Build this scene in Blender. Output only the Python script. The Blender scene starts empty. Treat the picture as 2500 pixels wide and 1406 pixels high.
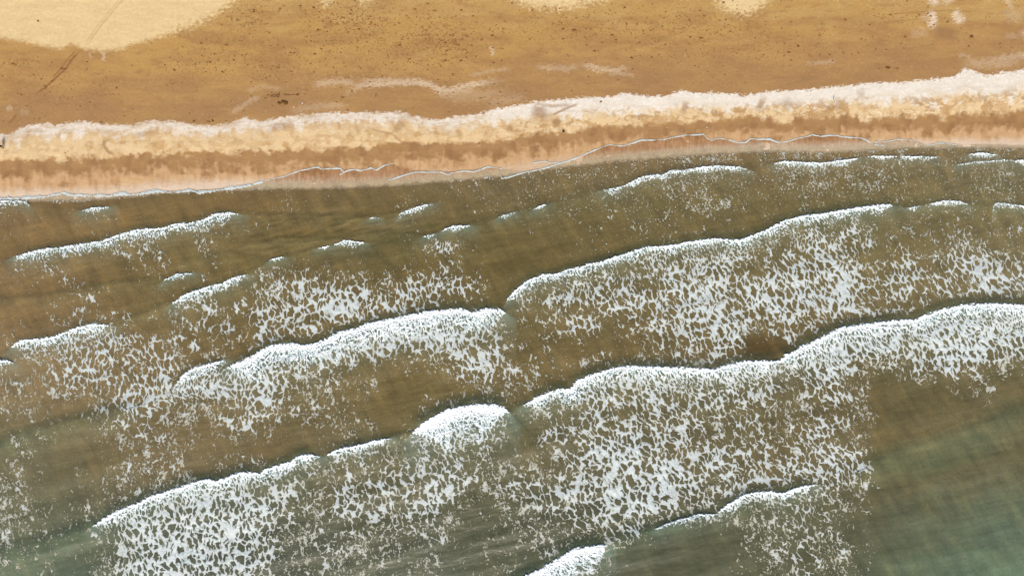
import bpy, bmesh, math, random
import numpy as np
from mathutils import Vector, Matrix

random.seed(7); np.random.seed(7)
scene = bpy.context.scene
COL = scene.collection

# ------------------------------------------------------------------ camera: straight down from a drone
cam_d = bpy.data.cameras.new("camera"); cam = bpy.data.objects.new("camera", cam_d); COL.objects.link(cam)
cam_d.sensor_width = 36.0; cam_d.lens = 24.0; cam_d.clip_start = 1.0; cam_d.clip_end = 60000.0
cam.location = (0.0, 0.0, 133.33); cam.rotation_euler = (0, 0, 0)
scene.camera = cam

# ------------------------------------------------------------------ sky and sun (bright overcast)
SUN_EL, SUN_AZ = math.radians(38), math.radians(186)
world = bpy.data.worlds.new("World"); scene.world = world; world.use_nodes = True
wn = world.node_tree; bg = wn.nodes['Background']
sky = wn.nodes.new('ShaderNodeTexSky'); sky.sky_type = 'NISHITA'; sky.sun_disc = False
sky.sun_elevation = SUN_EL; sky.sun_rotation = SUN_AZ; sky.air_density = 1.0; sky.dust_density = 2.5; sky.ozone_density = 1.0
wn.links.new(sky.outputs[0], bg.inputs[0]); bg.inputs[1].default_value = 0.10
sd = bpy.data.lights.new("sun", 'SUN'); sd.energy = 2.4; sd.angle = math.radians(8); sd.color = (1.0, 0.955, 0.88)
sun = bpy.data.objects.new("sun", sd); COL.objects.link(sun)
_d = Vector((math.cos(SUN_EL) * math.sin(SUN_AZ), math.cos(SUN_EL) * math.cos(SUN_AZ), math.sin(SUN_EL)))
sun.rotation_euler = _d.to_track_quat('Z', 'Y').to_euler(); sun.location = (0, 0, 200)
scene.view_settings.view_transform = 'Standard'; scene.view_settings.look = 'None'
scene.view_settings.gamma = 1.0; scene.view_settings.exposure = 1.05
# brightness of a white matt surface under this light, per channel; used to pick albedos from measured tones
KR, KG, KB = 1.78, 1.80, 1.90

def lin(c):
    c = np.asarray(c, np.float32) / 255.0
    return np.where(c <= .04045, c / 12.92, ((c + .055) / 1.055) ** 2.4)
def alb(*c):
    """albedo whose daylight look is the given 0..255 tone"""
    return (lin(c) / np.array([KR, KG, KB])).astype(np.float32)
# ------------------------------------------------------------------ shore plan (units: plan cells of 0.08 m)
# u runs along the beach (east), v runs from the dune side (north) to the open sea (south).
U0, U1, V0, V1 = -150.0, 2650.0, -110.0, 1520.0
def spread(a0, a1, st, lo=300000.0, g=1.22):
    """fine cells between a0 and a1, growing ones out to the horizon"""
    c = np.arange(a0, a1, st); o = []; x = 0.0; s = st
    while x < lo: s *= g; x += s; o.append(x)
    o = np.array(o); return np.concatenate([(a0 - o)[::-1], c, c[-1] + o])
UC, VC, S = 1250.0, 703.0, 0.08
WATER_V0 = 300.0

def hash01(ix, iy, seed):
    h = (ix.astype(np.int64) * 374761393 + iy.astype(np.int64) * 668265263 + seed * 974634721) & 0xFFFFFFFF
    h = ((h ^ (h >> 13)) * 1274126177) & 0xFFFFFFFF
    h = h ^ (h >> 16)
    return ((h & 0xFFFF) / 65535.0).astype(np.float32)

def vnoise(x, y, seed=0):
    """smooth gradient noise, about -1..1"""
    x = np.asarray(x, np.float32); y = np.asarray(y, np.float32)
    ix = np.floor(x).astype(np.int32); iy = np.floor(y).astype(np.int32)
    fx = x - ix; fy = y - iy
    ux = fx * fx * fx * (fx * (fx * 6 - 15) + 10); uy = fy * fy * fy * (fy * (fy * 6 - 15) + 10)
    def g(dx, dy):
        a = hash01(ix + dx, iy + dy, seed) * 6.2831853
        return np.cos(a) * (fx - dx) + np.sin(a) * (fy - dy)
    a = g(0, 0); b = g(1, 0); c = g(0, 1); d = g(1, 1)
    r = a + (b - a) * ux
    return (r + (c + (d - c) * ux - r) * uy) * 1.5

def fbm(x, y, seed=0, octs=4, gain=0.5):
    s = 0; a = 1.0; t = 0
    for i in range(octs):
        s = s + a * vnoise(x * 2 ** i + 17.3 * i, y * 2 ** i - 9.1 * i, seed + i * 7)
        t += a; a *= gain
    return s / t * 1.3

def holes(x, y, seed, rmin=0.55, rmax=1.25):
    """rounded cells of uneven size: returns (d1, d2) weighted distances"""
    ix = np.floor(x).astype(np.int32); iy = np.floor(y).astype(np.int32)
    d1 = np.full(x.shape, 9.0, np.float32); d2 = d1.copy()
    for dy in (-1, 0, 1):
        for dx in (-1, 0, 1):
            cx = ix + dx; cy = iy + dy
            px = cx + hash01(cx, cy, seed); py = cy + hash01(cx, cy, seed + 1)
            r = rmin + (rmax - rmin) * hash01(cx, cy, seed + 2)
            d = np.hypot(x - px, y - py) / r
            n = d < d1
            d2 = np.where(n, d1, np.minimum(d2, d)); d1 = np.where(n, d, d1)
    return d1, d2

def sstep(a, b, x):
    t = np.clip((x - a) / (b - a), 0, 1)
    return t * t * (3 - 2 * t)

def bicub(grid, gx, gy):
    """smooth sampling of a coarse table"""
    H, W = grid.shape
    gx = np.clip(gx, 0, W - 1.001); gy = np.clip(gy, 0, H - 1.001)
    ix = gx.astype(int); iy = gy.astype(int); fx = gx - ix; fy = gy - iy
    fx = fx * fx * (3 - 2 * fx) * .5 + fx * .5; fy = fy * fy * (3 - 2 * fy) * .5 + fy * .5
    return (grid[iy, ix] * (1 - fx) * (1 - fy) + grid[iy, ix + 1] * fx * (1 - fy)
            + grid[iy + 1, ix] * (1 - fx) * fy + grid[iy + 1, ix + 1] * fx * fy)

def polyv(pts, u):
    return np.interp(u, [p[0] for p in pts], [p[1] for p in pts])

def seg_field(pts, U, V):
    """distance to a polyline, arc parameter 0..1, side (+ = seaward)"""
    best = np.full(U.shape, 1e9, np.float32); par = np.zeros(U.shape, np.float32); side = np.zeros(U.shape, np.float32)
    L = [0.0]
    for a, b in zip(pts[:-1], pts[1:]): L.append(L[-1] + math.hypot(b[0] - a[0], b[1] - a[1]))
    for i, (a, b) in enumerate(zip(pts[:-1], pts[1:])):
        ex, ey = b[0] - a[0], b[1] - a[1]; l2 = ex * ex + ey * ey
        t = np.clip(((U - a[0]) * ex + (V - a[1]) * ey) / l2, 0, 1)
        d = np.hypot(U - a[0] - t * ex, V - a[1] - t * ey)
        n = d < best
        best = np.where(n, d, best); par = np.where(n, (L[i] + t * (L[i + 1] - L[i])) / L[-1], par)
        side = np.where(n, ex * (V - a[1]) - ey * (U - a[0]), side)
    return best, par, side

def poly_sd(pts, U, V):
    """signed distance to a closed polygon, negative inside"""
    P = list(pts) + [pts[0]]
    d, _, _ = seg_field(P, U, V)
    ins = np.zeros(U.shape, bool)
    for a, b in zip(P[:-1], P[1:]):
        c = ((a[1] > V) != (b[1] > V))
        with np.errstate(divide='ignore', invalid='ignore'):
            xx = (b[0] - a[0]) * (V - a[1]) / ((b[1] - a[1]) or 1e-9) + a[0]
        ins ^= c & (U < xx)
    return np.where(ins, -d, d)

# wave crests: points of the breaking front, roller width, solidity 0..1, ridge height (m), label
CR = [
 dict(p=[(38,626),(97,609),(166,601),(205,594),(246,590),(276,578),(307,568),(340,560),(399,556),(420,549),(445,544),(461,545),(497,536),(525,522),(563,518),(580,522)], w=15, s=.62, h=.28,
      l='long thin crest in the brown shallows at left, rising to the right'),
 dict(p=[(205,513),(230,507),(264,505)], w=10, s=.6, h=.12, l='short white crest close to the shore above the left end of a longer crest'),
 dict(p=[(-40,492),(0,490),(31,487),(61,491),(72,500)], w=9, s=.5, h=.12, l='small curled crest touching the waterline at the left edge of the photo'),
 dict(p=[(976,523),(1004,509),(1050,498)], w=7, s=.6, h=.12, l='thin slanting crest between a tiny foam dot and the shore, left of centre'),
 dict(p=[(903,533),(912,530),(925,532)], w=5, s=.85, h=.07, l='tiny white dot of breaking foam left of the thin slanting crest'),
 dict(p=[(1081,562),(1106,551),(1145,551)], w=10, s=.92, h=.16, l='small solid white crest at the head of a narrow column of foam'),
 dict(p=[(1035,577),(1047,573),(1060,571)], w=7, s=.5, h=.09, l='faint lacy crest just left of the solid white one above the foam column'),
 dict(p=[(817,596),(843,586),(886,592)], w=10, s=.8, h=.16, l='small bright crest with a drooping tail among the green ripples'),
 dict(p=[(779,605),(792,602),(804,600)], w=6, s=.9, h=.09, l='tiny white crest left of the drooping bright one'),
 dict(p=[(658,637),(671,629),(692,628)], w=6, s=.55, h=.1, l='faint small crest at the upper left corner of the wide foam field'),
 dict(p=[(1219,530),(1232,524),(1255,519)], w=6, s=.6, h=.09, l='tiny slanting crest halfway between the solid white one and the shore'),
 dict(p=[(1304,510),(1316,503),(1330,500)], w=6, s=.8, h=.1, l='tiny bright crest right of centre on a foamless green swell'),
 dict(p=[(1476,464),(1511,457),(1522,454)], w=9, s=.45, h=.1, l='lacy stub of a crest just left of the long crest near the shore'),
 dict(p=[(1522,454),(1547,441),(1568,431),(1604,426),(1616,427),(1639,416),(1662,416),(1714,408),(1749,405),(1803,408),(1821,413)], w=8, s=.68, h=.2,
      l='long slender crest near the shore right of centre, ending in a hook'),
 dict(p=[(1893,398),(1916,394),(1962,396),(2003,398),(2055,391),(2090,387)], w=8, s=.75, h=.16, l='thin bright crest near the shore with fine foam below it, third from the right edge'),
 dict(p=[(2119,382),(2154,381),(2188,382)], w=5, s=.7, h=.1, l='faint dash of a crest close to the waterline, left one of a pair'),
 dict(p=[(2203,382),(2244,382),(2285,384)], w=6, s=.75, h=.11, l='faint dash of a crest close to the waterline, right one of a pair'),
 dict(p=[(2367,377),(2398,373),(2433,379)], w=6, s=.75, h=.11, l='small crest touching the pale waterline near the right edge'),
 dict(p=[(2336,403),(2372,396),(2449,391),(2475,392)], w=3, s=.35, h=.12, l='hair-thin crest line near the right edge with little foam'),
 dict(p=[(2478,393),(2500,390),(2560,391)], w=9, s=.85, h=.14, l='bright stub of a crest cut by the right edge of the photo'),
 dict(p=[(1236,735),(1240,727),(1255,710),(1289,683),(1324,670),(1355,669),(1386,656),(1419,651),(1435,643),(1470,638),(1522,620),(1573,603),(1650,597),(1675,591),(1714,585),(1739,582),(1803,586),(1842,572),(1880,556),(1886,551),(1916,537),(1962,526),(2008,522),(2024,518),(2090,507),(2154,499),(2175,501)], w=13, s=.8, h=.42,
      l='very long S-curved crest leading the great foam field of the right half'),
 dict(p=[(2213,508),(2244,503)], w=5, s=.5, h=.12, l='short faint crest right of the end of the S-curved one'),
 dict(p=[(2270,498),(2300,490),(2341,491),(2359,498)], w=7, s=.65, h=.16, l='small arched crest at right, between the S-curved crest and the edge'),
 dict(p=[(2423,512),(2424,500),(2433,495),(2459,498),(2500,503),(2540,505)], w=6, s=.5, h=.14, l='hooked lacy crest at the right edge, level with the small arched one'),
 dict(p=[(31,845),(51,830),(102,825),(133,821),(174,804),(205,794),(230,789),(266,793)], w=17, s=.75, h=.3, l='crest near the left edge with its left tip drooping in a thick blob'),
 dict(p=[(-40,884),(0,879),(15,877),(33,884)], w=12, s=.85, h=.2, l='white stub of a crest at the left edge below the drooping one'),
 dict(p=[(402,684),(410,679),(430,669),(468,666)], w=7, s=.6, h=.14, l='small thin crest left of centre, above the stepped crest with a foam tail'),
 dict(p=[(425,738),(448,722),(474,710),(497,703),(525,694),(543,692),(556,685),(576,675),(599,671)], w=12, s=.74, h=.25, l='stepped crest left of centre with a vertical tail of foam below it'),
 dict(p=[(430,937),(448,914),(474,896),(504,888),(545,879)], w=16, s=.75, h=.3, l='curved crest left of centre that bends down at its left end'),
 dict(p=[(560,893),(590,880),(620,866),(638,855),(658,843),(697,836),(748,841),(779,835),(804,822),(832,808),(866,802),(896,790),(953,776),(1004,767),(1055,758),(1127,752),(1158,761),(1183,752),(1219,753),(1232,761)], w=40, s=.86, h=.5,
      l='broad thick crest across the centre of the photo with a wide white roller'),
 dict(p=[(231,1280),(254,1264),(285,1245),(336,1226),(368,1210),(412,1196),(450,1182),(485,1171),(511,1166),(533,1171),(561,1160),(587,1149),(609,1149),(636,1153),(652,1141),(677,1134),(715,1122),(725,1111),(753,1106),(779,1112)], w=17, s=.95, h=.6,
      l='bright crest rising from lower left, leading the densest field of foam'),
 dict(p=[(802,1107),(823,1095),(855,1088),(890,1082),(915,1073),(950,1069)], w=13, s=.95, h=.45, l='short bright crest between the lower left crest and the big white burst'),
 dict(p=[(1010,1052),(1035,1028),(1064,1012),(1096,996),(1127,990),(1159,984),(1207,985),(1232,993),(1240,1001)], w=62, s=1.0, h=.8, l='big white burst of breaking foam below the centre of the photo'),
 dict(p=[(1281,985),(1319,963),(1363,948),(1391,948),(1409,925),(1445,912),(1470,904),(1506,894),(1547,891),(1598,894),(1675,896),(1739,900),(1765,891),(1790,886),(1816,879),(1860,879),(1898,881)], w=22, s=.92, h=.6,
      l='thick arched crest right of the big white burst, over the largest foam field'),
 dict(p=[(1898,881),(1914,866),(1937,856),(1957,841),(1983,832),(2014,815),(2052,797),(2116,789),(2180,781),(2231,779),(2259,766),(2295,753),(2346,743),(2423,739),(2500,744),(2560,752),(2650,757)], w=28, s=.84, h=.6,
      l='wide foaming crest climbing to the right edge of the photo at mid height'),
 dict(p=[(1754,1246),(1779,1225),(1811,1206),(1843,1198),(1880,1196),(1908,1202),(1930,1192),(1955,1184),(1985,1182)], w=13, s=1.0, h=.45, l='bright crest at lower right beside the calm green water'),
 dict(p=[(1600,1287),(1636,1272),(1678,1260),(1700,1253),(1750,1252)], w=7, s=.75, h=.35, l='thin crest running left from the bright lower right one'),
 dict(p=[(1225,1440),(1275,1404),(1313,1388),(1345,1369),(1376,1350),(1405,1333),(1437,1329),(1475,1328)], w=44, s=.98, h=.6, l='thick white crest at the bottom edge of the photo, right of centre'),
]
# unbroken swells: green ridges without foam
SW = [
 ([(-150,1395),(0,1352),(120,1325),(231,1282)], .5, 34), ([(-150,1120),(0,1085),(100,1050),(210,1022),(300,1000)], .4, 30),
 ([(2125,1135),(2200,1100),(2300,1075),(2400,1040),(2480,1000),(2600,960)], .4, 34), ([(1475,1330),(1540,1308),(1620,1282),(1700,1260)], .45, 26),
 ([(70,500),(120,515),(205,515)], .12, 18), ([(264,506),(330,492),(400,478),(470,470)], .12, 18),
 ([(580,523),(700,530),(820,528),(903,533),(976,523)], .14, 16), ([(600,600),(700,590),(820,580),(930,572),(1035,577)], .16, 16),
 ([(450,640),(560,620),(658,637)], .14, 18), ([(692,628),(740,618),(779,606)], .15, 16), ([(886,592),(960,588),(1035,578)], .15, 14),
 ([(1145,552),(1219,531),(1304,511),(1400,487),(1476,465)], .18, 20), ([(0,735),(100,728),(200,708),(270,695),(402,684)], .2, 20),
 ([(266,793),(330,775),(425,740)], .2, 20), ([(599,671),(640,650),(658,638)], .18, 16), ([(2175,502),(2213,508),(2270,498)], .18, 14),
 ([(2359,498),(2423,506)], .18, 14), ([(1821,414),(1893,399)], .1, 14), ([(2090,388),(2200,390),(2336,404)], .08, 14), ([(950,1070),(1010,1054)], .4, 20), ([(1240,1003),(1281,986)], .4, 20),
]
# how much foam lies where: one digit (0 none .. 9 closed) every 50 cells, first row v=450, first column u=0
FOAM = """
000000000000000000000011211111111222112332222111221
210011000000001000001111231011211233111111111122222
111012010021110000002000001111123211112554513223222
011001552041000000001351000111123464544566423335433
134310132212022322112252000013445676545677545546755
211232013133256666556654014555666777677877656565765
101233101563466677666645323655666688678777544326677
211356423443366558999886522365335567745447888888888
154567545432378788776766632211124546600798888788877
314566555355676562101157632225777788985688323676522
232344677887675431300001553257777676784347300001300
233214665446775343100499903556667665654445400000000
112113453213631113202677511566776665543466300000000
131001233311000037734664411457887766555677400000000
331011334213766544455775355467878877666777600000000
331112347988776456566772366677888766896665300000000
342115888888886366667741145666787654334553100000000
433213688888874454443531123334651000235543100000000
322013689888872344332311121672100000124534100000000
212013698888862343322311122982100000113533200000000
212013698888862343322311122982100000113533200000000
""".split()
for _r in FOAM: assert len(_r) == 51, (len(_r), _r)
FOAMG = np.array([[int(c) for c in r] for r in FOAM], np.float32)

def crest_fields(U, V):
    """seaward distance behind each crest etc., evaluated on a coarse grid"""
    out = []
    for c in CR:
        d, t, sd = seg_field(c['p'], U, V)
        out.append((d, t, sd))
    return out

def water_height(U, V):
    """wave relief in metres; fronts steep on the shoreward side"""
    z = np.zeros(U.shape, np.float32)
    for c in CR:
        P = c['p']; x0 = min(p[0] for p in P) - 160; x1 = max(p[0] for p in P) + 160
        m = (U > x0) & (U < x1) & (V > min(p[1] for p in P) - 90) & (V < max(p[1] for p in P) + 190)
        if not m.any(): continue
        d, t, sd = seg_field(P, U[m], V[m])
        # taper towards the two ends
        W = 10 + c['h'] * 70
        s = np.where(sd > 0, d, -d)
        prof = np.where(s > 0, np.exp(-s / (W * 1.5)), np.exp(-(s / (5 + 16 * c['h'])) ** 2))
        Lc = sum(math.hypot(b[0]-a[0], b[1]-a[1]) for a, b in zip(P[:-1], P[1:]))
        e = min(.35, 40 / Lc)
        tap = .45 + .55 * np.minimum(sstep(0, e, t), sstep(0, e, 1 - t))
        z[m] = np.maximum(z[m], c['h'] * prof * tap)
    for pts, h, w in SW:
        x0 = min(p[0] for p in pts) - 120; x1 = max(p[0] for p in pts) + 120
        m = (U > x0) & (U < x1) & (V > min(p[1] for p in pts) - 120) & (V < max(p[1] for p in pts) + 120)
        if not m.any(): continue
        d, t, sd = seg_field(pts, U[m], V[m])
        s = np.where(sd > 0, d / (w * 1.3), d / (w * .55))
        z[m] = np.maximum(z[m], h * np.exp(-s * s))
    return z

def foam_field(nu, nv, u0, v0, step):
    """returns measure m (foam where m > 0), freshness, crest id per grid point"""
    u = (u0 + np.arange(nu) * step).astype(np.float32); v = (v0 + np.arange(nv) * step).astype(np.float32)
    # coarse pass (4x) for everything slow
    k = 4
    uc = u0 + np.arange(nu // k + 2) * step * k; vc = v0 + np.arange(nv // k + 2) * step * k
    UCg, VCg = np.meshgrid(uc, vc); UCg = UCg.astype(np.float32); VCg = VCg.astype(np.float32)
    wu = 27 * fbm(UCg / 48, VCg / 40, 5, 3); wv = 15 * fbm(UCg / 48, VCg / 40, 9, 3)
    base = bicub(FOAMG, (UCg + wu) / 50, (VCg + wv - 450) / 50) / 9.0
    front = np.zeros(UCg.shape, np.float32)      # clear water just ahead of a front
    near = np.full(UCg.shape, 400, np.float32)   # distance behind the nearest front
    for c in CR:
        P = c['p']
        m = (UCg > min(p[0] for p in P) - 60) & (UCg < max(p[0] for p in P) + 60) & (VCg > min(p[1] for p in P) - 60) & (VCg < max(p[1] for p in P) + 160)
        d, t, sd = seg_field(P, UCg[m], VCg[m])
        inner = (t > .002) & (t < .998)
        front[m] = np.maximum(front[m], np.where((sd <= 0) & inner, np.exp(-(d / (7 + 22 * c['h'])) ** 2) * min(1, c['h'] * 3.2), 0))
        near[m] = np.minimum(near[m], np.where(sd > 0, d, 400))
    base = base * (1 - .75 * front)
    base = base + .10 * fbm(UCg / 26, VCg / 26, 21, 4) * sstep(.02, .3, base) + .17 * fbm(UCg / 75, VCg / 60, 23, 2) * sstep(.05, .4, base)
    # cells are small near the shore and just behind a front, larger farther off
    scl = .50 + .50 * sstep(450, 720, VCg) + .12 * sstep(900, 1300, VCg)
    scl = scl * (.50 + .50 * sstep(0, 95, near))
    lean = .10 + .55 * sstep(500, 2100, UCg)      # streaks lean to the right towards the sea
    coarse = dict(base=base, scl=scl, lean=lean)
    def up(a):
        gx = np.arange(nu, dtype=np.float32) / k; gy = np.arange(nv, dtype=np.float32) / k
        ix = gx.astype(int); iy = gy.astype(int); fx = gx - ix; fy = gy - iy
        r = a[:, ix] * (1 - fx) + a[:, ix + 1] * fx
        return (r[iy] * (1 - fy)[:, None] + r[iy + 1] * fy[:, None]).astype(np.float32)
    B = up(base); SC = up(scl)
    U, V = np.meshgrid(u, v)
    # domain: shear for the lean + swirling warp
    w1 = fbm(U / 12, V / 12, 31, 3); w2 = fbm(U / 12, V / 12, 37, 3)
    w3 = vnoise(U / 46, V / 46, 41); w4 = vnoise(U / 46, V / 46, 43)
    X = U - (.10 * V + .42 * (V - 700) * sstep(500, 2100, U)) * .75
    Y = V
    amp = 5.5 * SC
    X = X + amp * w1 + 9 * w3; Y = Y + amp * w2 + 9 * w4
    M = None
    pick = SC * (12.5 + 4.0 * vnoise(np.meshgrid(u, v)[0] / 70, np.meshgrid(u, v)[1] / 70, 47))
    nets = []
    sizes = (4.4, 7.6, 13.5)
    for i, s in enumerate(sizes):
        d1, d2 = holes(X / s * 1.12, Y / (s * 1.75), 50 + 10 * i)
        net = 1 - (d2 - d1)                        # 1 on walls
        nets.append((net * .80 + np.clip(d1, 0, 1.4) * .24).astype(np.float32))
    l = np.log(pick)
    def wgt(s):
        return np.exp(-((l - math.log(s)) / .30) ** 2) + 1e-4
    ws = [wgt(s) for s in sizes]
    net = sum(n * w for n, w in zip(nets, ws)) / sum(ws)
    # finer filaments inside
    d1, d2 = holes((X + 2 * w2) / 3.6, (Y + 2 * w1) / 5.0, 91)
    fine = 1 - (d2 - d1)
    brk = fbm(U / 7 + w3, V / 9 + w4, 61, 3)
    clump = fbm(U / 30, V / 34, 67, 3)
    streak = fbm(X / 5.5, Y / 34, 71, 2)
    D = B
    mm = net + .08 * (fine - .6) + .13 * brk + .17 * clump + .09 * streak
    thr = 1.135 + .03 * sstep(850, 1050, V) - .60 * np.clip(D, 0, 1.05) ** .88 + .02 * sstep(850, 1000, V)
    thr = thr + .5 * sstep(.06, 0, D)
    m = mm - thr
    # long strands drawn out seaward where the foam is thin
    d1, d2 = holes((X + 2.5 * w1) / 9.0, (Y + 14 * w4) / 60, 95)
    sz = sstep(760, 900, V)
    m = np.maximum(m, (1 - (d2 - d1) + .13 * brk + .09 * clump - (1.04 - .36 * np.clip(D, 0, .5))) * (.7 * sz) - (1 - sz) * .2 - .6 * sstep(.06, .02, D) - .5 * sstep(.42, .6, D))
    # confetti of broken bubbles where foam is thin
    spec = fbm(U / 2.9, V / 3.6, 77, 2) + .45 * brk + .22 * clump; Dc = D + .10 * sstep(720, 500, V) + .16 * np.exp(-np.clip(V - polyv(WL, U[0])[None, :], 0, 400) / 22) * (V > 355)
    m = np.maximum(m, (spec - (.86 - .85 * np.clip(Dc, 0, .40) - .06 * vnoise(U / 40, V / 40, 79))) * .5 - .5 * sstep(.38, .6, D) - (.10 + .25 * sstep(600, 1000, V)) * (D < .035))
    fresh = np.clip(.25 + .5 * (D - .3), 0, .6).astype(np.float32)
    cid = np.full(U.shape, -1, np.int16)
    # rollers
    jag = fbm(U / 7, V / 7, 83, 3) * 1.0
    bub = fbm(U / 3.6, V / 4.6, 87, 3); tuft = vnoise(U / 18, V / 18, 89)
    fringe = fbm((X) / 3.4, Y / 15, 93, 2)
    for i, c in enumerate(CR):
        P = c['p']; w = c['w']
        x0 = max(0, int((min(p[0] for p in P) - 20 - u0) / step)); x1 = min(nu, int((max(p[0] for p in P) + 20 - u0) / step) + 1)
        y0 = max(0, int((min(p[1] for p in P) - 20 - v0) / step)); y1 = min(nv, int((max(p[1] for p in P) + 3.2 * w + 14 - v0) / step) + 1)
        if x1 <= x0 or y1 <= y0: continue
        sl = (slice(y0, y1), slice(x0, x1))
        d, t, sd = seg_field(P, U[sl], V[sl])
        Lc = sum(math.hypot(b[0]-a[0], b[1]-a[1]) for a, b in zip(P[:-1], P[1:]))
        s = np.where(sd > 0, d, -d) + jag[sl] * min(5.0, 1.0 + w * .16) + 1.2 * bub[sl]
        e = min(.45, 26 / Lc)
        tap = .28 + .72 * np.minimum(sstep(0, e, t), sstep(0, e, 1 - t))
        wl = w * tap * (1 + .38 * vnoise(t * Lc / 45, np.zeros_like(t) + i * 7.7, 97) + .22 * tuft[sl])
        sold = c['s'] * (.88 + .22 * vnoise(t * Lc / 60, np.zeros_like(t) + i * 3.1, 101))
        q = s / wl
        # solid lip, then a band opening into holes, then drooping fringes
        lip = sold * .74 - (3.6 - 2.1 * c['s']) * np.abs(q - .14) + .60 * bub[sl] + .25 * jag[sl]
        band = sold * .30 + .80 * (net[sl] - .66) + .42 * bub[sl] + .34 * fringe[sl] - .26 * np.clip(q - .3, 0, 9)
        r = np.maximum(lip, band)
        r = r - 3.0 * np.clip(-s / 2.0, 0, 1.5) - 2.5 * ((sd <= 0) & (d > 5)) - .8 * sstep(1.7, 2.8, q)
        endm = ((t <= .0005) | (t >= .9995)) & (d > 4)
        r = r - .35 * endm - .4 * endm * (d > w * .6)
        ok = (r > -.02) & (r > m[sl] * .6) & (q > -.6) & (q < 2.6)
        m[sl] = np.where(r > m[sl], r, m[sl])
        fresh[sl] = np.where(ok, np.clip(1.25 - .45 * q, .35, 1), fresh[sl])
        cid[sl] = np.where(ok & (q < 1.5), i, cid[sl])
    return U, V, m.astype(np.float32), fresh, cid, B
# ------------------------------------------------------------------ mesh helpers
def tag(o, label=None, cat=None, group=None, kind=None):
    if label: o['label'] = label
    if cat: o['category'] = cat
    if group: o['group'] = group
    if kind: o['kind'] = kind
    return o

def mesh_np(name, co, starts, totals, loops, mat, attrs=None, smooth=True):
    me = bpy.data.meshes.new(name)
    me.vertices.add(len(co)); me.vertices.foreach_set('co', np.ascontiguousarray(co, np.float32).ravel())
    me.loops.add(len(loops)); me.loops.foreach_set('vertex_index', np.ascontiguousarray(loops, np.int32))
    me.polygons.add(len(starts)); me.polygons.foreach_set('loop_start', np.ascontiguousarray(starts, np.int32))
    try: me.polygons.foreach_set('loop_total', np.ascontiguousarray(totals, np.int32))
    except Exception: pass
    me.update(calc_edges=True)
    if smooth: me.polygons.foreach_set('use_smooth', np.ones(len(starts), bool))
    for k, a in (attrs or {}).items():
        if a.ndim == 1:
            at = me.attributes.new(k, 'FLOAT', 'POINT'); at.data.foreach_set('value', np.ascontiguousarray(a, np.float32))
        else:
            at = me.attributes.new(k, 'FLOAT_COLOR', 'POINT')
            c = np.ones((len(co), 4), np.float32); c[:, :3] = a
            at.data.foreach_set('color', c.ravel())
    me.materials.append(mat)
    o = bpy.data.objects.new(name, me); COL.objects.link(o)
    return o

def grid_obj(name, U, V, Z, mat, attrs, keep=None):
    nv, nu = U.shape
    co = np.stack([(U - UC) * S, -(V - VC) * S, Z], -1).reshape(-1, 3)
    idx = np.arange(nu * nv).reshape(nv, nu)
    q = np.stack([idx[1:, :-1], idx[1:, 1:], idx[:-1, 1:], idx[:-1, :-1]], -1).reshape(-1, 4)
    if keep is not None: q = q[keep.reshape(-1)]
    n = len(q)
    return mesh_np(name, co, np.arange(n) * 4, np.full(n, 4), q.ravel(), mat, {k: a.reshape(-1, *a.shape[2:]) for k, a in attrs.items()})

def bm_obj(name, bm, mat, parent=None, smooth=True):
    me = bpy.data.meshes.new(name); bm.to_mesh(me); bm.free(); me.materials.append(mat)
    if smooth:
        for p in me.polygons: p.use_smooth = True
    o = bpy.data.objects.new(name, me); COL.objects.link(o)
    if parent: o.parent = parent
    return o

def empty(name, loc, rz=0.0):
    o = bpy.data.objects.new(name, None); COL.objects.link(o); o.location = loc; o.rotation_euler = (0, 0, rz); o.empty_display_size = .2
    return o

# ------------------------------------------------------------------ materials
def new_mat(name):
    m = bpy.data.materials.new(name); m.use_nodes = True
    nt = m.node_tree; b = nt.nodes['Principled BSDF']
    return m, nt, b
def N(nt, t, **kw):
    n = nt.nodes.new(t)
    for k, v in kw.items(): setattr(n, k, v)
    return n
def noise(nt, vec, scale, detail=4, rough=.55):
    n = N(nt, 'ShaderNodeTexNoise'); n.inputs['Scale'].default_value = scale; n.inputs['Detail'].default_value = detail; n.inputs['Roughness'].default_value = rough
    nt.links.new(vec, n.inputs['Vector']); return n.outputs['Fac']
def mapr(nt, val, a, b, c, d):
    n = N(nt, 'ShaderNodeMapRange'); n.inputs[1].default_value = a; n.inputs[2].default_value = b; n.inputs[3].default_value = c; n.inputs[4].default_value = d
    nt.links.new(val, n.inputs[0]); return n.outputs[0]
def mixc(nt, fac, a, b, blend='MIX'):
    n = N(nt, 'ShaderNodeMix', data_type='RGBA', blend_type=blend)
    for s, v in ((n.inputs[0], fac), (n.inputs[6], a), (n.inputs[7], b)):
        if hasattr(v, 'links') or isinstance(v, bpy.types.NodeSocket): nt.links.new(v, s)
        elif isinstance(v, (float, int)): s.default_value = v
        else: s.default_value = (*[float(x) for x in v[:3]], 1)
    return n.outputs[2]
def mathn(nt, op, a, b=0.0):
    n = N(nt, 'ShaderNodeMath', operation=op)
    for s, v in ((n.inputs[0], a), (n.inputs[1], b)):
        if isinstance(v, bpy.types.NodeSocket): nt.links.new(v, s)
        else: s.default_value = v
    return n.outputs[0]
def pos(nt, sx=1, sy=1, sz=1, rot=0.0):
    g = N(nt, 'ShaderNodeNewGeometry'); r = N(nt, 'ShaderNodeMapping'); m = N(nt, 'ShaderNodeMapping'); r.inputs['Rotation'].default_value = (0, 0, rot); m.inputs['Scale'].default_value = (sx, sy, sz)
    nt.links.new(g.outputs['Position'], r.inputs[0]); nt.links.new(r.outputs[0], m.inputs[0]); return m.outputs[0]
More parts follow.
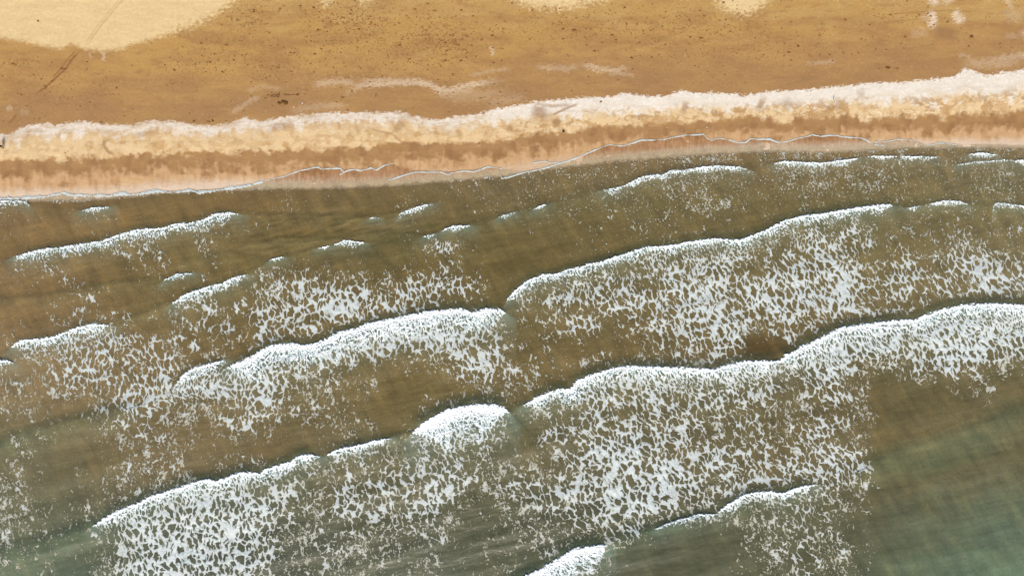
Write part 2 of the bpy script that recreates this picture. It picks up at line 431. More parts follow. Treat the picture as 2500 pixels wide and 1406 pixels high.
def attr(nt, name, out='Fac'):
    a = N(nt, 'ShaderNodeAttribute'); a.attribute_name = name; return a.outputs[out]

def sand_material():
    m, nt, b = new_mat('sand')
    col = attr(nt, 'tone', 'Color'); p = pos(nt); ps = pos(nt, .35, 1, 1)
    fine = noise(nt, p, 3.2, 5, .7); mid = noise(nt, ps, .9, 4, .6)
    col = mixc(nt, 1.0, col, mixc(nt, mapr(nt, fine, .3, .7, 0, 1), (.94, .935, .93), (1.055, 1.055, 1.055)), 'MULTIPLY')
    col = mixc(nt, 1.0, col, mixc(nt, mapr(nt, mid, .3, .7, 0, 1), (.94, .93, .91), (1.06, 1.06, 1.07)), 'MULTIPLY')
    # dark crumbs of weed and damp castings
    deb = attr(nt, 'litter')
    sp = noise(nt, p, 2.1, 3, .65); sp2 = noise(nt, ps, .55, 3, .6)
    crumb = mathn(nt, 'MULTIPLY', mapr(nt, mathn(nt, 'ADD', sp, mathn(nt, 'MULTIPLY', deb, .11)), .64, .72, 0, 1), mapr(nt, deb, .02, .5, .25, .9))
    col = mixc(nt, crumb, col, alb(138, 92, 42))
    # pale broken shell fragments
    pf = noise(nt, pos(nt, .55, 1, 1), 4.0, 2, .5)
    sf = mathn(nt, 'MULTIPLY', mapr(nt, pf, .66, .74, 0, 1), attr(nt, 'shelly'))
    col = mixc(nt, sf, col, alb(250, 240, 228))
    df = mathn(nt, 'MULTIPLY', mapr(nt, noise(nt, pos(nt, .6, 1, 1, .3), 3.3, 3, .6), .60, .68, 0, 1), attr(nt, 'shelly'))
    col = mixc(nt, mathn(nt, 'MULTIPLY', df, .55), col, alb(160, 125, 100))
    nt.links.new(col, b.inputs['Base Color'])
    wet = attr(nt, 'wet')
    nt.links.new(mapr(nt, wet, 0, 1, .95, .35), b.inputs['Roughness']); b.inputs['Specular IOR Level'].default_value = .35
    bp = N(nt, 'ShaderNodeBump'); bp.inputs['Strength'].default_value = .5; bp.inputs['Distance'].default_value = .05
    nt.links.new(mathn(nt, 'ADD', fine, mid), bp.inputs['Height']); nt.links.new(bp.outputs[0], b.inputs['Normal'])
    return m

def water_material():
    m, nt, b = new_mat('turbid_water')
    col = attr(nt, 'tone', 'Color')
    pl = pos(nt, 1.25, .30, 1, math.radians(-32)); p = pos(nt)
    n1 = noise(nt, pl, .42, 6, .62); n2 = noise(nt, p, 2.3, 5, .75); n3 = noise(nt, p, .11, 4, .6)
    col = mixc(nt, 1.0, col, mixc(nt, mapr(nt, n1, .3, .7, 0, 1), (.80, .81, .81), (1.24, 1.22, 1.20)), 'MULTIPLY')
    col = mixc(nt, 1.0, col, mixc(nt, mapr(nt, n2, .3, .7, 0, 1), (.80, .81, .81), (1.20, 1.19, 1.18)), 'MULTIPLY')
    col = mixc(nt, mapr(nt, n3, .35, .65, 0, .5), col, mixc(nt, 1.0, col, (1.14, 1.04, .92), 'MULTIPLY'))
    nt.links.new(col, b.inputs['Base Color'])
    b.inputs['Roughness'].default_value = .30; b.inputs['IOR'].default_value = 1.33
    bp = N(nt, 'ShaderNodeBump'); bp.inputs['Strength'].default_value = .6; bp.inputs['Distance'].default_value = .10
    rp = noise(nt, pos(nt, .55, 1.5, 1, math.radians(-13)), 1.1, 7, .66)
    nt.links.new(rp, bp.inputs['Height']); nt.links.new(bp.outputs[0], b.inputs['Normal'])
    out = nt.nodes['Material Output']; tr = N(nt, 'ShaderNodeBsdfTransparent'); mx = N(nt, 'ShaderNodeMixShader')
    nt.links.new(attr(nt, 'opacity'), mx.inputs[0]); nt.links.new(tr.outputs[0], mx.inputs[1]); nt.links.new(b.outputs[0], mx.inputs[2])
    nt.links.new(mx.outputs[0], out.inputs[0])
    return m

def foam_material():
    m, nt, b = new_mat('foam')
    th = attr(nt, 'thick'); fr = attr(nt, 'fresh'); p = pos(nt)
    n = noise(nt, p, 1.6, 5, .7)
    old = mixc(nt, mapr(nt, th, 0.0, .14, 0, 1), alb(176, 168, 142), alb(216, 223, 222))
    new = mixc(nt, mapr(nt, mathn(nt, 'ADD', th, mathn(nt, 'MULTIPLY', n, .8)), .36, .78, 0, 1), alb(150, 186, 192), alb(252, 254, 255) * 1.2)
    col = mixc(nt, mapr(nt, fr, .45, .85, 0, 1), old, new)
    nt.links.new(col, b.inputs['Base Color']); b.inputs['Roughness'].default_value = .85; b.inputs['Specular IOR Level'].default_value = .3
    bp = N(nt, 'ShaderNodeBump'); bp.inputs['Strength'].default_value = .8; bp.inputs['Distance'].default_value = .12
    nt.links.new(noise(nt, p, 3.0, 5, .7), bp.inputs['Height']); nt.links.new(bp.outputs[0], b.inputs['Normal'])
    return m

def plain(name, tone, rough=.8, var=.12, scale=20):
    m, nt, b = new_mat(name)
    a = alb(*tone)
    g = N(nt, 'ShaderNodeTexCoord')
    f = noise(nt, g.outputs['Object'], scale, 4, .6)
    nt.links.new(mixc(nt, f, a * (1 - var), a * (1 + var)), b.inputs['Base Color']); b.inputs['Roughness'].default_value = rough; b.inputs['Specular IOR Level'].default_value = .2
    return m
# ------------------------------------------------------------------ beach plan
TOP = [(-400,345),(-150,338),(0,328),(25,330),(50,318),(80,308),(110,303),(140,308),(180,300),(215,298),(245,305),(300,308),(340,305),(370,298),(400,296),(440,300),(470,306),(520,310),(560,303),(600,290),(640,297),(724,284),(819,277),(909,277),(973,275),(1006,284),(1050,294),(1090,292),(1114,287),(1178,279),(1213,266),(1238,264),(1302,251),(1354,246),(1418,241),(1494,238),(1520,230),(1584,238),(1622,236),(1661,223),(1699,230),(1727,228),(1776,230),(1814,236),(1880,225),(1960,222),(2040,213),(2120,205),(2200,203),(2280,195),(2325,190),(2350,168),(2372,176),(2400,186),(2440,180),(2500,172),(2650,160),(2900,150)]
CREAM = [(-400,402),(0,400),(130,398),(260,392),(330,385),(420,383),(560,378),(640,378),(740,372),(860,370),(920,366),(1000,352),(1100,358),(1200,352),(1260,345),(1300,337),(1400,330),(1450,318),(1600,312),(1650,308),(1760,303),(1830,290),(1900,300),(1990,297),(2060,290),(2120,300),(2200,292),(2300,296),(2500,284),(2900,278)]
WL = [(-400,489),(0,488),(200,488),(330,478),(400,470),(500,465),(620,460),(800,459),(1000,449),(1150,436),(1240,428),(1300,416),(1400,404),(1500,393),(1600,385),(1700,377),(1800,372),(1900,368),(2000,371),(2100,367),(2200,361),(2350,359),(2500,361),(2900,360)]
UPR = [(-400,484),(0,484),(64,484),(113,480),(154,471),(205,475),(294,475),(384,468),(468,465),(538,462),(589,456),(620,448),(658,439),(697,431),(733,417),(771,409),(786,414),(832,412),(850,417),(868,414),(881,418),(907,411),(920,416),(937,405),(960,400),(978,410),(1017,417),(1078,419),(1132,417),(1191,408),(1222,412),(1273,420),(1330,411),(1383,395),(1419,382),(1452,367),(1486,354),(1522,357),(1565,343),(1624,341),(1675,331),(1716,329),(1737,344),(1755,338),(1803,349),(1831,339),(1880,340),(1898,348),(1921,347),(1947,338),(1983,330),(2024,331),(2044,332),(2101,338),(2124,349),(2160,347),(2190,341),(2231,343),(2262,354),(2295,349),(2334,354),(2400,353),(2500,355),(2900,355)]
DRY = [[(-400,80),(-150,92),(0,97),(60,105),(110,117),(160,125),(185,113),(215,125),(260,130),(310,125),(330,115),(380,102),(430,85),(480,68),(530,45),(560,25),(600,-8),(640,-60),(640,-900),(-400,-900)],
       [(1245,-60),(1250,3),(1275,15),(1310,22),(1350,27),(1390,24),(1430,15),(1475,8),(1500,-60)],
       [(1725,-60),(1742,0),(1760,25),(1790,38),(1822,40),(1850,22),(1872,0),(1890,-60)],
       [(785,-60),(790,2),(800,18),(812,6),(830,-60)],[(872,-60),(876,0),(888,14),(905,8),(912,-60)]]
# streaks of pale shelly sand: (points, width, strength)
PALE = [([(760,212),(800,206),(845,204),(880,207)],7,.6),([(835,246),(850,232),(865,222),(885,212),(930,209),(980,206),(1025,206),(1050,210),(1072,222),(1100,224),(1135,214),(1180,206),(1240,200)],6,.95),
 ([(870,203),(930,200),(1000,201),(1050,203)],5,.6),([(1060,215),(1080,232),(1120,228),(1170,218)],7,.55),([(1140,190),(1200,178),(1250,172)],4,.35),([(1060,232),(1110,240),(1180,236),(1260,228)],12,.3),
 ([(1300,166),(1340,170),(1390,172),(1420,163)],6,.45),([(1410,162),(1440,166),(1460,174),(1500,176),(1540,170)],6,.7),([(1480,184),(1520,183),(1550,190)],4,.4),([(1960,160),(2000,158),(2040,152)],4,.4),
 ([(2262,-20),(2268,5),(2280,24)],9,1.5),([(2290,-20),(2305,8),(2312,20)],12,1.1),([(2268,28),(2266,45),(2270,58),(2258,78)],9,1.5),([(2315,32),(2325,42),(2332,55),(2334,68)],9,1.5),([(2236,46),(2250,50),(2262,52)],6,.5),([(2210,88),(2240,84),(2262,80)],10,.3),
 ([(2440,-5),(2450,14),(2462,34)],5,.6),([(2430,36),(2455,44),(2490,50)],12,.35),([(2478,76),(2490,88),(2500,90),(2560,95)],9,.7),([(2440,92),(2480,96)],6,.3),([(2380,155),(2440,148),(2500,138),(2600,130)],8,.55),([(2330,140),(2365,142)],4,.4),([(2330,158),(2420,160),(2500,152)],10,.45),
 ([(22,268),(40,267)],5,.6),([(55,275),(80,278)],6,.3),([(560,283),(590,266),(620,246),(645,238)],5,.4),([(600,225),(650,215),(700,222)],5,.25),([(1198,118),(1203,130),(1200,142)],3.5,.8),([(230,130),(232,150)],3,.4),([(264,132),(262,156)],4,.7),
 ([(1180,262),(1220,250),(1290,236)],9,.3),([(700,278),(780,262),(860,262)],7,.35)]
DAMP = [([(2303,62),(2301,85),(2298,112)],27,1.0),([(965,300),(985,322)],17,.7),([(1290,268),(1325,278),(1345,270)],16,.8),([(1352,290),(1365,312)],10,.9),([(1660,262),(1680,268)],13,.7),([(1755,272),(1752,285)],9,.5),([(1845,252),(1865,262)],16,.8),
 ([(1905,255),(1935,262)],14,.45),([(2000,285),(2030,262),(2060,280)],8,.4),([(2085,232),(2110,226)],9,.4),([(1115,330),(1128,322)],10,.55),([(1235,312),(1255,318)],10,.4),([(868,322),(882,318)],12,.45),([(262,340),(258,358),(268,372),(285,380)],4,.8),([(248,372),(262,345),(280,338)],4,.4),
 ([(1300,255),(1350,262),(1400,258)],4,.6),([(1345,285),(1380,268),(1412,256)],3,.8),([(895,315),(960,330),(985,352),(1040,358)],3,.6),([(1275,345),(1320,322)],5,.6),([(60,320),(120,322)],5,.4),([(330,330),(400,326)],6,.45),([(650,318),(690,310),(730,312)],9,.5)]
TRACKS = [([(207,129),(184,152),(171,172),(145,195),(120,217),(92,234)],2.4,.9),([(199,127),(176,150),(160,172),(136,195)],2.0,.7),([(50,280),(28,304)],3,.6),([(322,-20),(320,0),(256,74),(223,118)],1.8,.28),([(314,-20),(312,0),(248,74),(217,117)],1.6,.2),
 ([(2140,44),(2200,38),(2300,32),(2380,34)],1.6,.35),([(2140,62),(2200,56),(2260,50)],1.6,.3),([(1350,66),(1420,72),(1500,76)],1.5,.3)]
LITTER = [(860,60,110,55,1.),(1090,105,110,55,1.),(700,160,120,50,.45),(560,130,90,45,.55),(455,180,60,30,.45),(45,160,50,7,1.),(150,220,160,60,.25),(1400,60,200,40,.45),(1720,70,130,45,.6),(1900,120,200,40,.35),(2190,50,90,40,.45),(870,190,220,30,.35),(615,55,50,35,.9),(950,130,120,40,.5),(1480,90,60,12,.5),(500,300,40,8,.5),(60,300,80,12,.3),(1225,240,60,12,.5),(90,385,60,9,.5),(165,372,10,10,1.),(1600,130,200,50,.2),(1250,110,40,14,.5)]

def mix(a, b, w): return a * (1 - w[..., None]) + b * w[..., None]

def strokes(lst, U, V, jag, hsa=0.0):
    hs = fbm(U / 12, V / 1.9, 251, 3) * hsa
    r = np.zeros(U.shape, np.float32)
    for pts, w, st in lst:
        m = (U > min(p[0] for p in pts) - 4 * w) & (U < max(p[0] for p in pts) + 4 * w) & (V > min(p[1] for p in pts) - 4 * w) & (V < max(p[1] for p in pts) + 4 * w)
        if not m.any(): continue
        d, t, _ = seg_field(pts, U[m], V[m])
        e = min(.4, 1.2 * w / 60 + .1)
        w = w * 1.35; f = sstep(1.15, .3, d / w + jag[m] * .5 + hs[m]) * np.minimum(sstep(-.02, e, t), sstep(-.02, e, 1 - t)) * st
        r[m] = np.maximum(r[m], f)
    return r

def beach():
    st = 1.7
    u = spread(U0, U1, st); v = spread(V0, 500, st)
    U, V = np.meshgrid(u.astype(np.float32), v.astype(np.float32))
    jag = fbm(U / 9, V / 6, 201, 4); big = fbm(U / 150, V / 46, 203, 4); lob = fbm(U / 30, V / 46, 207, 3); fin = fbm(U / 4.5, V / 3.2, 209, 3)
    top = polyv(TOP, U).astype(np.float32); cr = polyv(CREAM, U).astype(np.float32); wl = polyv(WL, U).astype(np.float32)
    Vw = V + 4.5 * jag + .5 * fin
    t = np.where(Vw < top, (Vw - top) / 60, np.where(Vw < cr, (Vw - top) / (cr - top), 1 + (Vw - cr) / (wl - cr)))
    # damp beach above the band
    A = mix(np.broadcast_to(alb(197, 153, 87), U.shape + (3,)), alb(180, 136, 80), sstep(-.35, .5, big))
    A = mix(A, alb(171, 128, 80), sstep(-2.4, -.5, t) * (.75 + .3 * big).clip(0, 1))
    yel = sstep(.0, .9, fbm(U / 90, V / 30, 211, 3) + sstep(110, 20, V) * .8 - .15)
    A = mix(A, alb(201, 163, 99), yel * .7 * sstep(-.8, -2.5, t))
    A = mix(A, alb(168, 122, 74), .55 * sstep(.15, .7, fbm(U / 46, V / 15, 271, 4)) * sstep(-.1, -.6, t))
    lit = np.zeros(U.shape, np.float32)
    for x, y, sx, sy, a in LITTER:
        lit = np.maximum(lit, a * np.exp(-((U - x) / sx) ** 2 - ((V - y) / sy) ** 2))
    lit = lit * (.55 + .7 * sstep(-.2, .5, fbm(U / 22, V / 14, 213, 3)))
    A = mix(A, alb(160, 114, 66), ((.28 + lit) * sstep(.0, .6, fbm(U / 8, V / 3.6, 215, 4)) * .85).clip(0, 1) * sstep(-.02, -.3, t))
    A = mix(A, alb(206, 170, 122), .5 * sstep(.25, .8, fbm(U / 9, V / 4, 216, 4)) * sstep(-.02, -.3, t))
    # dry sand
    dry = np.zeros(U.shape, np.float32)
    for P in DRY:
        m = (U > min(p[0] for p in P) - 60) & (U < max(p[0] for p in P) + 60) & (V < max(p[1] for p in P) + 40)
        rag = 1 + 2.6 * sstep(330, 480, U[m])
        dd = poly_sd(P, U[m], V[m]) + (6 * jag[m] + 1.2 * fin[m]) * rag
        dry[m] = np.maximum(dry[m], sstep(5 + 3 * rag, -5 - 2 * rag, dd))
    dry = np.maximum(dry, .5 * sstep(.55, .8, fin + .6 * jag + sstep(40, -10, V) * .6 - .25) * sstep(70, 10, V) * sstep(500, 640, U))
    dsand = mix(np.broadcast_to(alb(238, 209, 156), U.shape + (3,)), alb(233, 201, 148), sstep(-.5, .5, jag))
    A = mix(A, dsand, dry)
    # pale band, whitest along its upper edge
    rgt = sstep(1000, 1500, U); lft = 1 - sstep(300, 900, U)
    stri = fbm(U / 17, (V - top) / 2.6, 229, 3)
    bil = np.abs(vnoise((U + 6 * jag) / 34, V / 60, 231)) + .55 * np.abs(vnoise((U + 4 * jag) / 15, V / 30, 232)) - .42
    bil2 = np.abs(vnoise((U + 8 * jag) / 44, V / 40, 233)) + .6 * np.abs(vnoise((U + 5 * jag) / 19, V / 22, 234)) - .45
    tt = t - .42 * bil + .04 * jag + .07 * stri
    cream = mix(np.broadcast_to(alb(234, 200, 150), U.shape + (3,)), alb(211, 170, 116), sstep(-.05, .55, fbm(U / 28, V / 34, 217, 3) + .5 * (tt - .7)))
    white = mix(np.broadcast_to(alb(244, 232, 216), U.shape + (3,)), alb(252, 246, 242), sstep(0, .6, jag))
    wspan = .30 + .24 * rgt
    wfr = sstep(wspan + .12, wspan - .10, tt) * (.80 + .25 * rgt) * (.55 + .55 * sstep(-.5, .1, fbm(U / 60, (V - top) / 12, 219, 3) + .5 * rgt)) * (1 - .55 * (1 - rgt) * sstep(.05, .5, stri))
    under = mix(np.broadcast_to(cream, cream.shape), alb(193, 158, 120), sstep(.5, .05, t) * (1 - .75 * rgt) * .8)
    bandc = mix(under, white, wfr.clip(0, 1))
    # curled tongues left by the last run-up: folded contours, brown hollows and bright crisp rims
    q1 = fbm(U / 70, V / 50, 261, 3); q2 = fbm(U / 60, V / 44, 263, 3)
    cw = fbm((U + 46 * q1) / 50 + 1.6 * q2, (V - top + 26 * q2) / 24, 265, 3); cw2 = fbm((U - 30 * q2) / 27, (V - top + 16 * q1) / 15, 267, 3)
    low = sstep(.22, .55, t)
    pool = np.maximum(sstep(.06, .22, cw), .7 * sstep(.22, .36, cw2)) * low * (.45 + .55 * rgt) * sstep(-.5, .1, q1 + .3)
    bandc = mix(bandc, alb(192, 150, 98), pool.clip(0, 1) * .72)
    rim = np.maximum(sstep(.055, .0, np.abs(cw - .05)), .75 * sstep(.05, .0, np.abs(cw2 - .19))) * low * sstep(-.5, .2, q2 + .25)
    bandc = mix(bandc, alb(250, 234, 206), rim * (.45 + .35 * rgt))
    paler = sstep(.0, .5, -cw) * sstep(.1, .5, t)
    bandc = mix(bandc, alb(240, 212, 170), paler * .5)  # lifts the band to a paler cream between the pools
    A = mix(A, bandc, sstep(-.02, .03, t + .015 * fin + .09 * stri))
    # wet trough, slope and glossy swash sand
    tr = t - .22 * bil2 + .06 * fbm(U / 42, V / 10, 221, 4)
    trough = mix(np.broadcast_to(alb(178, 135, 84), U.shape + (3,)), alb(164, 120, 74), sstep(-.2, .5, lob))
    A = mix(A, trough, sstep(.86, 1.0, tr))
    tan = mix(np.broadcast_to(alb(219, 177, 128), U.shape + (3,)), alb(204, 159, 110), sstep(-.2, .5, fbm(U / 12, V / 60, 223, 3)))
    A = mix(A, tan, sstep(1.22, 1.60, t - .50 * bil2 + .10 * fbm(U / 9, V / 30, 227, 3)))
    pink = mix(np.broadcast_to(alb(232, 206, 180), U.shape + (3,)), alb(216, 182, 146), sstep(500, 900, U) * (1 - sstep(1500, 2000, U)) * .8)
    A = mix(A, pink, sstep(1.58, 1.88, t + .1 * fbm(U / 14, V / 50, 225, 2)))  # sky reflection on the wet edge, painted into the sand as pale pink
    # under water: brown sea bed
    A = mix(A, np.broadcast_to(alb(150, 112, 70), U.shape + (3,)), sstep(2.0, 2.3, t))
    pal = strokes(PALE, U, V, jag + .7 * fin, 1.1); dmp = strokes(DAMP, U, V, jag * .7); trk = strokes(TRACKS, U, V, jag)
    A = mix(A, alb(238, 214, 184), pal * .62)
    A = mix(A, alb(163, 121, 76), dmp * .85)
    A = mix(A, alb(148, 102, 52), trk)
    shelly = np.maximum(sstep(-.12, .02, t) * sstep(.75 - .5 * rgt, .2 - .14 * rgt, t) * (.5 + .5 * sstep(-.3, .3, jag)), pal)
    wet = sstep(.9, 1.2, t) * .8 + .3 * sstep(-3, -.5, t) * (1 - sstep(-.05, .05, t))
    # relief: gentle beach face, berm step at the band, grooves of the tracks
    dist = (V - wl) * S
    Z = np.where(dist < 0, -dist * .045, -dist * .03)
    Z = np.clip(Z, -14, 4.0)
    Z = Z + .10 * sstep(1.1, .6, t) + .02 * big + .018 * jag + .03 * lob * sstep(-.3, .2, t) * (dist < 0) - .05 * trk + .02 * fin * (lit > .2)
    far = (np.abs(U - UC) > 1500) | (np.abs(V - VC) > 900)
    Z = np.where(far & (dist < 0), np.clip(-dist * .045, 0, 4.0), Z)
    # inland of the surveyed strip the sand is dry and even
    inl = np.clip(sstep(-60, -160, V + 30 * jag) + sstep(300, 2500, np.abs(U - UC) - 1400) * sstep(60, -60, V), 0, 1)
    A = mix(A, np.broadcast_to(alb(234, 206, 154), A.shape), inl)
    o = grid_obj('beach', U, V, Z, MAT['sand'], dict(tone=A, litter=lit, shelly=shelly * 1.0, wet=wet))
    tag(o, kind='structure')
    return (u, v, Z)

BEACH = None
def ground_z(u, v):
    uu, vv, Z = BEACH
    i = int(np.searchsorted(uu, u)) - 1; j = int(np.searchsorted(vv, v)) - 1
    fu = (u - uu[i]) / (uu[i + 1] - uu[i]); fv = (v - vv[j]) / (vv[j + 1] - vv[j])
    return float(Z[j, i] * (1 - fu) * (1 - fv) + Z[j, i + 1] * fu * (1 - fv) + Z[j + 1, i] * (1 - fu) * fv + Z[j + 1, i + 1] * fu * fv)
def at(u, v, dz=0.0): return ((u - UC) * S, -(v - VC) * S, ground_z(u, v) + dz)

# water tones on a coarse table
WT = [[(156,130,94),(156,130,94),(152,128,92),(148,124,88),(142,120,82),(140,120,84)],
      [(138,112,76),(136,112,74),(128,110,76),(122,106,72),(122,106,70),(122,110,76)],
      [(136,110,72),(132,108,68),(120,102,64),(116,102,64),(118,104,66),(124,112,74)],
      [(136,110,70),(124,104,62),(110,96,56),(114,98,58),(120,104,64),(126,112,76)],
      [(136,108,68),(120,102,60),(110,94,54),(116,100,60),(120,104,64),(126,112,76)],
      [(146,122,84),(120,100,60),(120,101,57),(114,96,56),(106,90,54),(112,100,66)],
      [(118,108,76),(124,106,70),(108,96,60),(102,92,60),(112,98,62),(112,104,72)],
      [(106,108,82),(76,76,56),(84,86,62),(78,80,56),(94,90,62),(104,116,92)],
      [(102,114,90),(78,82,64),(94,98,76),(90,90,66),(88,88,62),(110,130,104)]]
WV = [360, 440, 500, 600, 700, 900, 1100, 1300, 1420]
# clouds of pale silt: (points, width, strength)
SILT = [([(2120,1128),(2200,1098),(2300,1066),(2400,1030),(2480,985)],17,.55),([(2190,1180),(2260,1168),(2330,1185)],20,.3),([(1330,855),(1380,905),(1420,925)],26,.35),([(1270,1090),(1330,1150)],24,.25),([(1060,900),(1110,950)],22,.25),
 ([(2400,950),(2440,1000)],14,.3),([(560,605),(700,590),(800,600)],9,.3),([(700,520),(840,512),(900,515)],8,.25),([(430,735),(380,765),(330,790)],9,.35),([(450,620),(520,600),(620,590)],9,.25),([(20,740),(130,722)],8,.25),([(60,500),(130,512),(190,515)],7,.3)]

def sea():
    st = 3.0
    u = spread(U0, U1, st); v = spread(318, V1, st); v = v[v > 315]
    U, V = np.meshgrid(u.astype(np.float32), v.astype(np.float32))
    wl = polyv(WL, U).astype(np.float32); up = polyv(UPR, U).astype(np.float32)
    jag = fbm(U / 14, V / 9, 231, 3); wa = fbm(U / 90, V / 50, 233, 3)
    Zw = water_height(U, V)
    dist = (V - wl) * S
    near = sstep(-1.0, 2.5, dist); Zw = Zw * .8
    vs = V + .22 * U; calm = np.exp(-((U - 760) / 330) ** 2 - ((V - 555) / 75) ** 2); bw = .20 * vnoise(U / 240, (V + .28 * U) / 62, 275) * sstep(480, 620, V); chop = bw + ((.018 + .085 * calm) * fbm(U / 45, vs / 10, 235, 4) + .09 * fbm(U / 150, vs / 34, 237, 3)) * sstep(.2, 5, dist)
    zb = np.where(dist < 0, -dist * .045, 0)            # the film of swash climbs the sand
    Z = np.where(dist < 0, zb + .10 * 0 + .022, .02) + (Zw + chop) * near
    gx = U / 500; gy = np.interp(V + 18 * wa, WV, range(len(WV)))
    T = np.stack([bicub(np.array([[lin(c)[k] for c in row] for row in WT], np.float32), gx + .12 * wa, gy) for k in range(3)], -1) / np.array([KR, KG, KB], np.float32)
    T = (T * np.array([.97, 1.0, 1.0])).astype(np.float32)
    # light passing through lifted waves, painted into the tone as green
    lift = np.clip(Zw * 2.4, 0, 1) * sstep(380, 520, V)
    sea_g = np.broadcast_to(alb(96, 108, 78), T.shape) * (1 - sstep(900, 1250, V)[..., None]) + alb(96, 116, 88) * sstep(900, 1250, V)[..., None]
    T = mix(T, sea_g, lift * .5)
    # clouds of stirred sand, drawn out along the drift
    cl = fbm((U - .45 * V) / 34, V / 85, 239, 4); sw = fbm((U + .9 * V) / 150, V / 18, 241, 3)
    T = mix(T, T * np.array([1.30, 1.22, 1.08], np.float32), sstep(.1, .8, cl) * .7)
    T = mix(T, T * np.array([.80, .80, .80], np.float32), sstep(.1, .8, -cl) * .6)
    T = mix(T, T * np.array([.80, .84, .80], np.float32), sstep(.0, .7, sw) * .15)  # swell shading painted faintly into the water tone
    # bubbles under the surface pale the water where foam is dense and right behind a front
    vB = bicub(FOAMG, U / 50, (V - 450) / 50) / 9.0 * sstep(430, 460, V)
    nr = np.full(U.shape, 400, np.float32)
    for c in CR:
        P = c['p']; m = (U > min(p[0] for p in P) - 30) & (U < max(p[0] for p in P) + 30) & (V > min(p[1] for p in P) - 10) & (V < max(p[1] for p in P) + 120)
        if not m.any(): continue
        d, t, sd = seg_field(P, U[m], V[m]); nr[m] = np.minimum(nr[m], np.where(sd > 0, d / (6 + c['w'] * .8), 400))
    T = mix(T, np.broadcast_to(alb(150, 152, 132), T.shape), np.clip(vB * .12 * (1 + .6 * fbm(U / 22, V / 30, 246, 3)), 0, .5))
    T = mix(T, np.broadcast_to(alb(140, 168, 158), T.shape), .55 * np.exp(-nr))
    # olive swirls in the calm stretch left of centre
    cs = np.exp(-((U - 760) / 260) ** 2 - ((V - 565) / 50) ** 2)
    T = mix(T, np.broadcast_to(alb(84, 80, 42), T.shape), sstep(.0, .5, fbm((U + 1.2 * V) / 80, (V + .10 * U) / 9, 243, 3)) * cs * .6)
    T = mix(T, np.broadcast_to(alb(84, 66, 34), T.shape), np.exp(-((U - 1850) / 75) ** 2 - ((V - 845) / 22) ** 2) * .7)
    T = mix(T, T * 1.35 + np.array([.02, .014, .010], np.float32), strokes(SILT, U, V, jag * .8))
    T = mix(T, np.broadcast_to(alb(84, 100, 70), T.shape), .5 * strokes([([(2120,1160),(2250,1140),(2350,1105),(2500,1050)],26,.9),([(1240,1010),(1300,1050)],22,.5)], U, V, jag * .8))
    film = sstep(-1.5, 1.5, V - up + 1.2 * jag)
    d = V - wl + 5 * jag
    op = film * (.34 + .22 * fbm(U / 2.6, V / 22, 249, 2)).clip(.1, .7); op = np.maximum(op, film * .62 * sstep(-20, -6, d)); op = np.maximum(op, film * sstep(-5, 9, d))
    T = mix(T, np.broadcast_to(alb(206, 190, 158), T.shape), sstep(6, -5, d)); T = mix(T, np.broadcast_to(alb(168, 112, 74), T.shape), sstep(-10, -26, d + 6 * fbm(U / 3, V / 20, 247, 2)))
    op = np.clip(op, 0, 1) * np.clip(.93 + .07 * sstep(10, 60, d), 0, 1)
    kq = film[:-1, :-1] + film[1:, 1:] + film[1:, :-1] + film[:-1, 1:] > 0
    o = grid_obj('sea', U, V, Z, MAT['water'], dict(tone=T, opacity=op.astype(np.float32)), kq)
    tag(o, kind='structure')
    return u, v, Z

def build_foam(SU, SV, SZ):
    st = 1.0; v0 = 318.0
    nu = int((U1 - U0) / st); nv = int((V1 - 10 - v0) / st)
    U, V, m, fresh, cid, B = foam_field(nu, nv, U0, v0, st)
    wl = polyv(WL, U[0]).astype(np.float32)[None, :]; up = polyv(UPR, U[0]).astype(np.float32)[None, :]
    m = np.where(V < wl + 2, -1, m)          # nothing of the open-water lace on the sand
    n1 = fbm(U[:200] / 6, V[:200] / 4, 301, 3); n2 = fbm(U[:200] / 26, V[:200] / 30, 303, 2); st2 = fbm(U[:200] / 3.0, V[:200] / 16, 305, 2)
    def line(pts, w, lace):
        x0 = max(0, int(min(p[0] for p in pts) - U0 - 14)); x1 = min(nu, int(max(p[0] for p in pts) - U0 + 14))
        y0 = max(0, int(min(p[1] for p in pts) - v0 - 10)); y1 = min(200, int(max(p[1] for p in pts) - v0 + 44))
        sl = (slice(y0, y1), slice(x0, x1))
        d, t, sd = seg_field(pts, U[sl], V[sl] + (1.3 + 3.4 * (w > 3)) * n1[sl] + 2.0 * (w > 3) * n2[sl])
        r = .6 * (1 - d / (w * (.85 + .75 * n2[sl].clip(-.9, 1.4)))) + .08 * n1[sl] * (d < w * 2)
        if lace: r = np.maximum(r, (n1[sl] * .55 + st2[sl] * .55 - .42 - .028 * d - .5 * (sd <= 0)) * lace)
        m[sl] = np.maximum(m[sl], r); fresh[sl] = np.where(r > 0, .3, fresh[sl])
    for pts, w, lace in SWASH: line(pts, w, lace)
    # ragged lace along the waterline
    e = V[:200] - wl
    r = (n1 * .5 + n2 * .45 + .2 * st2 - .30 - .030 * np.abs(e - 3)) * ((U[:200] < 640) | ((U[:200] > 1040) & (U[:200] < 1260))) - .25 * (e < -7)
    m[:200] = np.maximum(m[:200], r)
    return lace_mesh(U, V, m, fresh, cid, SU, SV, SZ, v0, st, nu, nv)

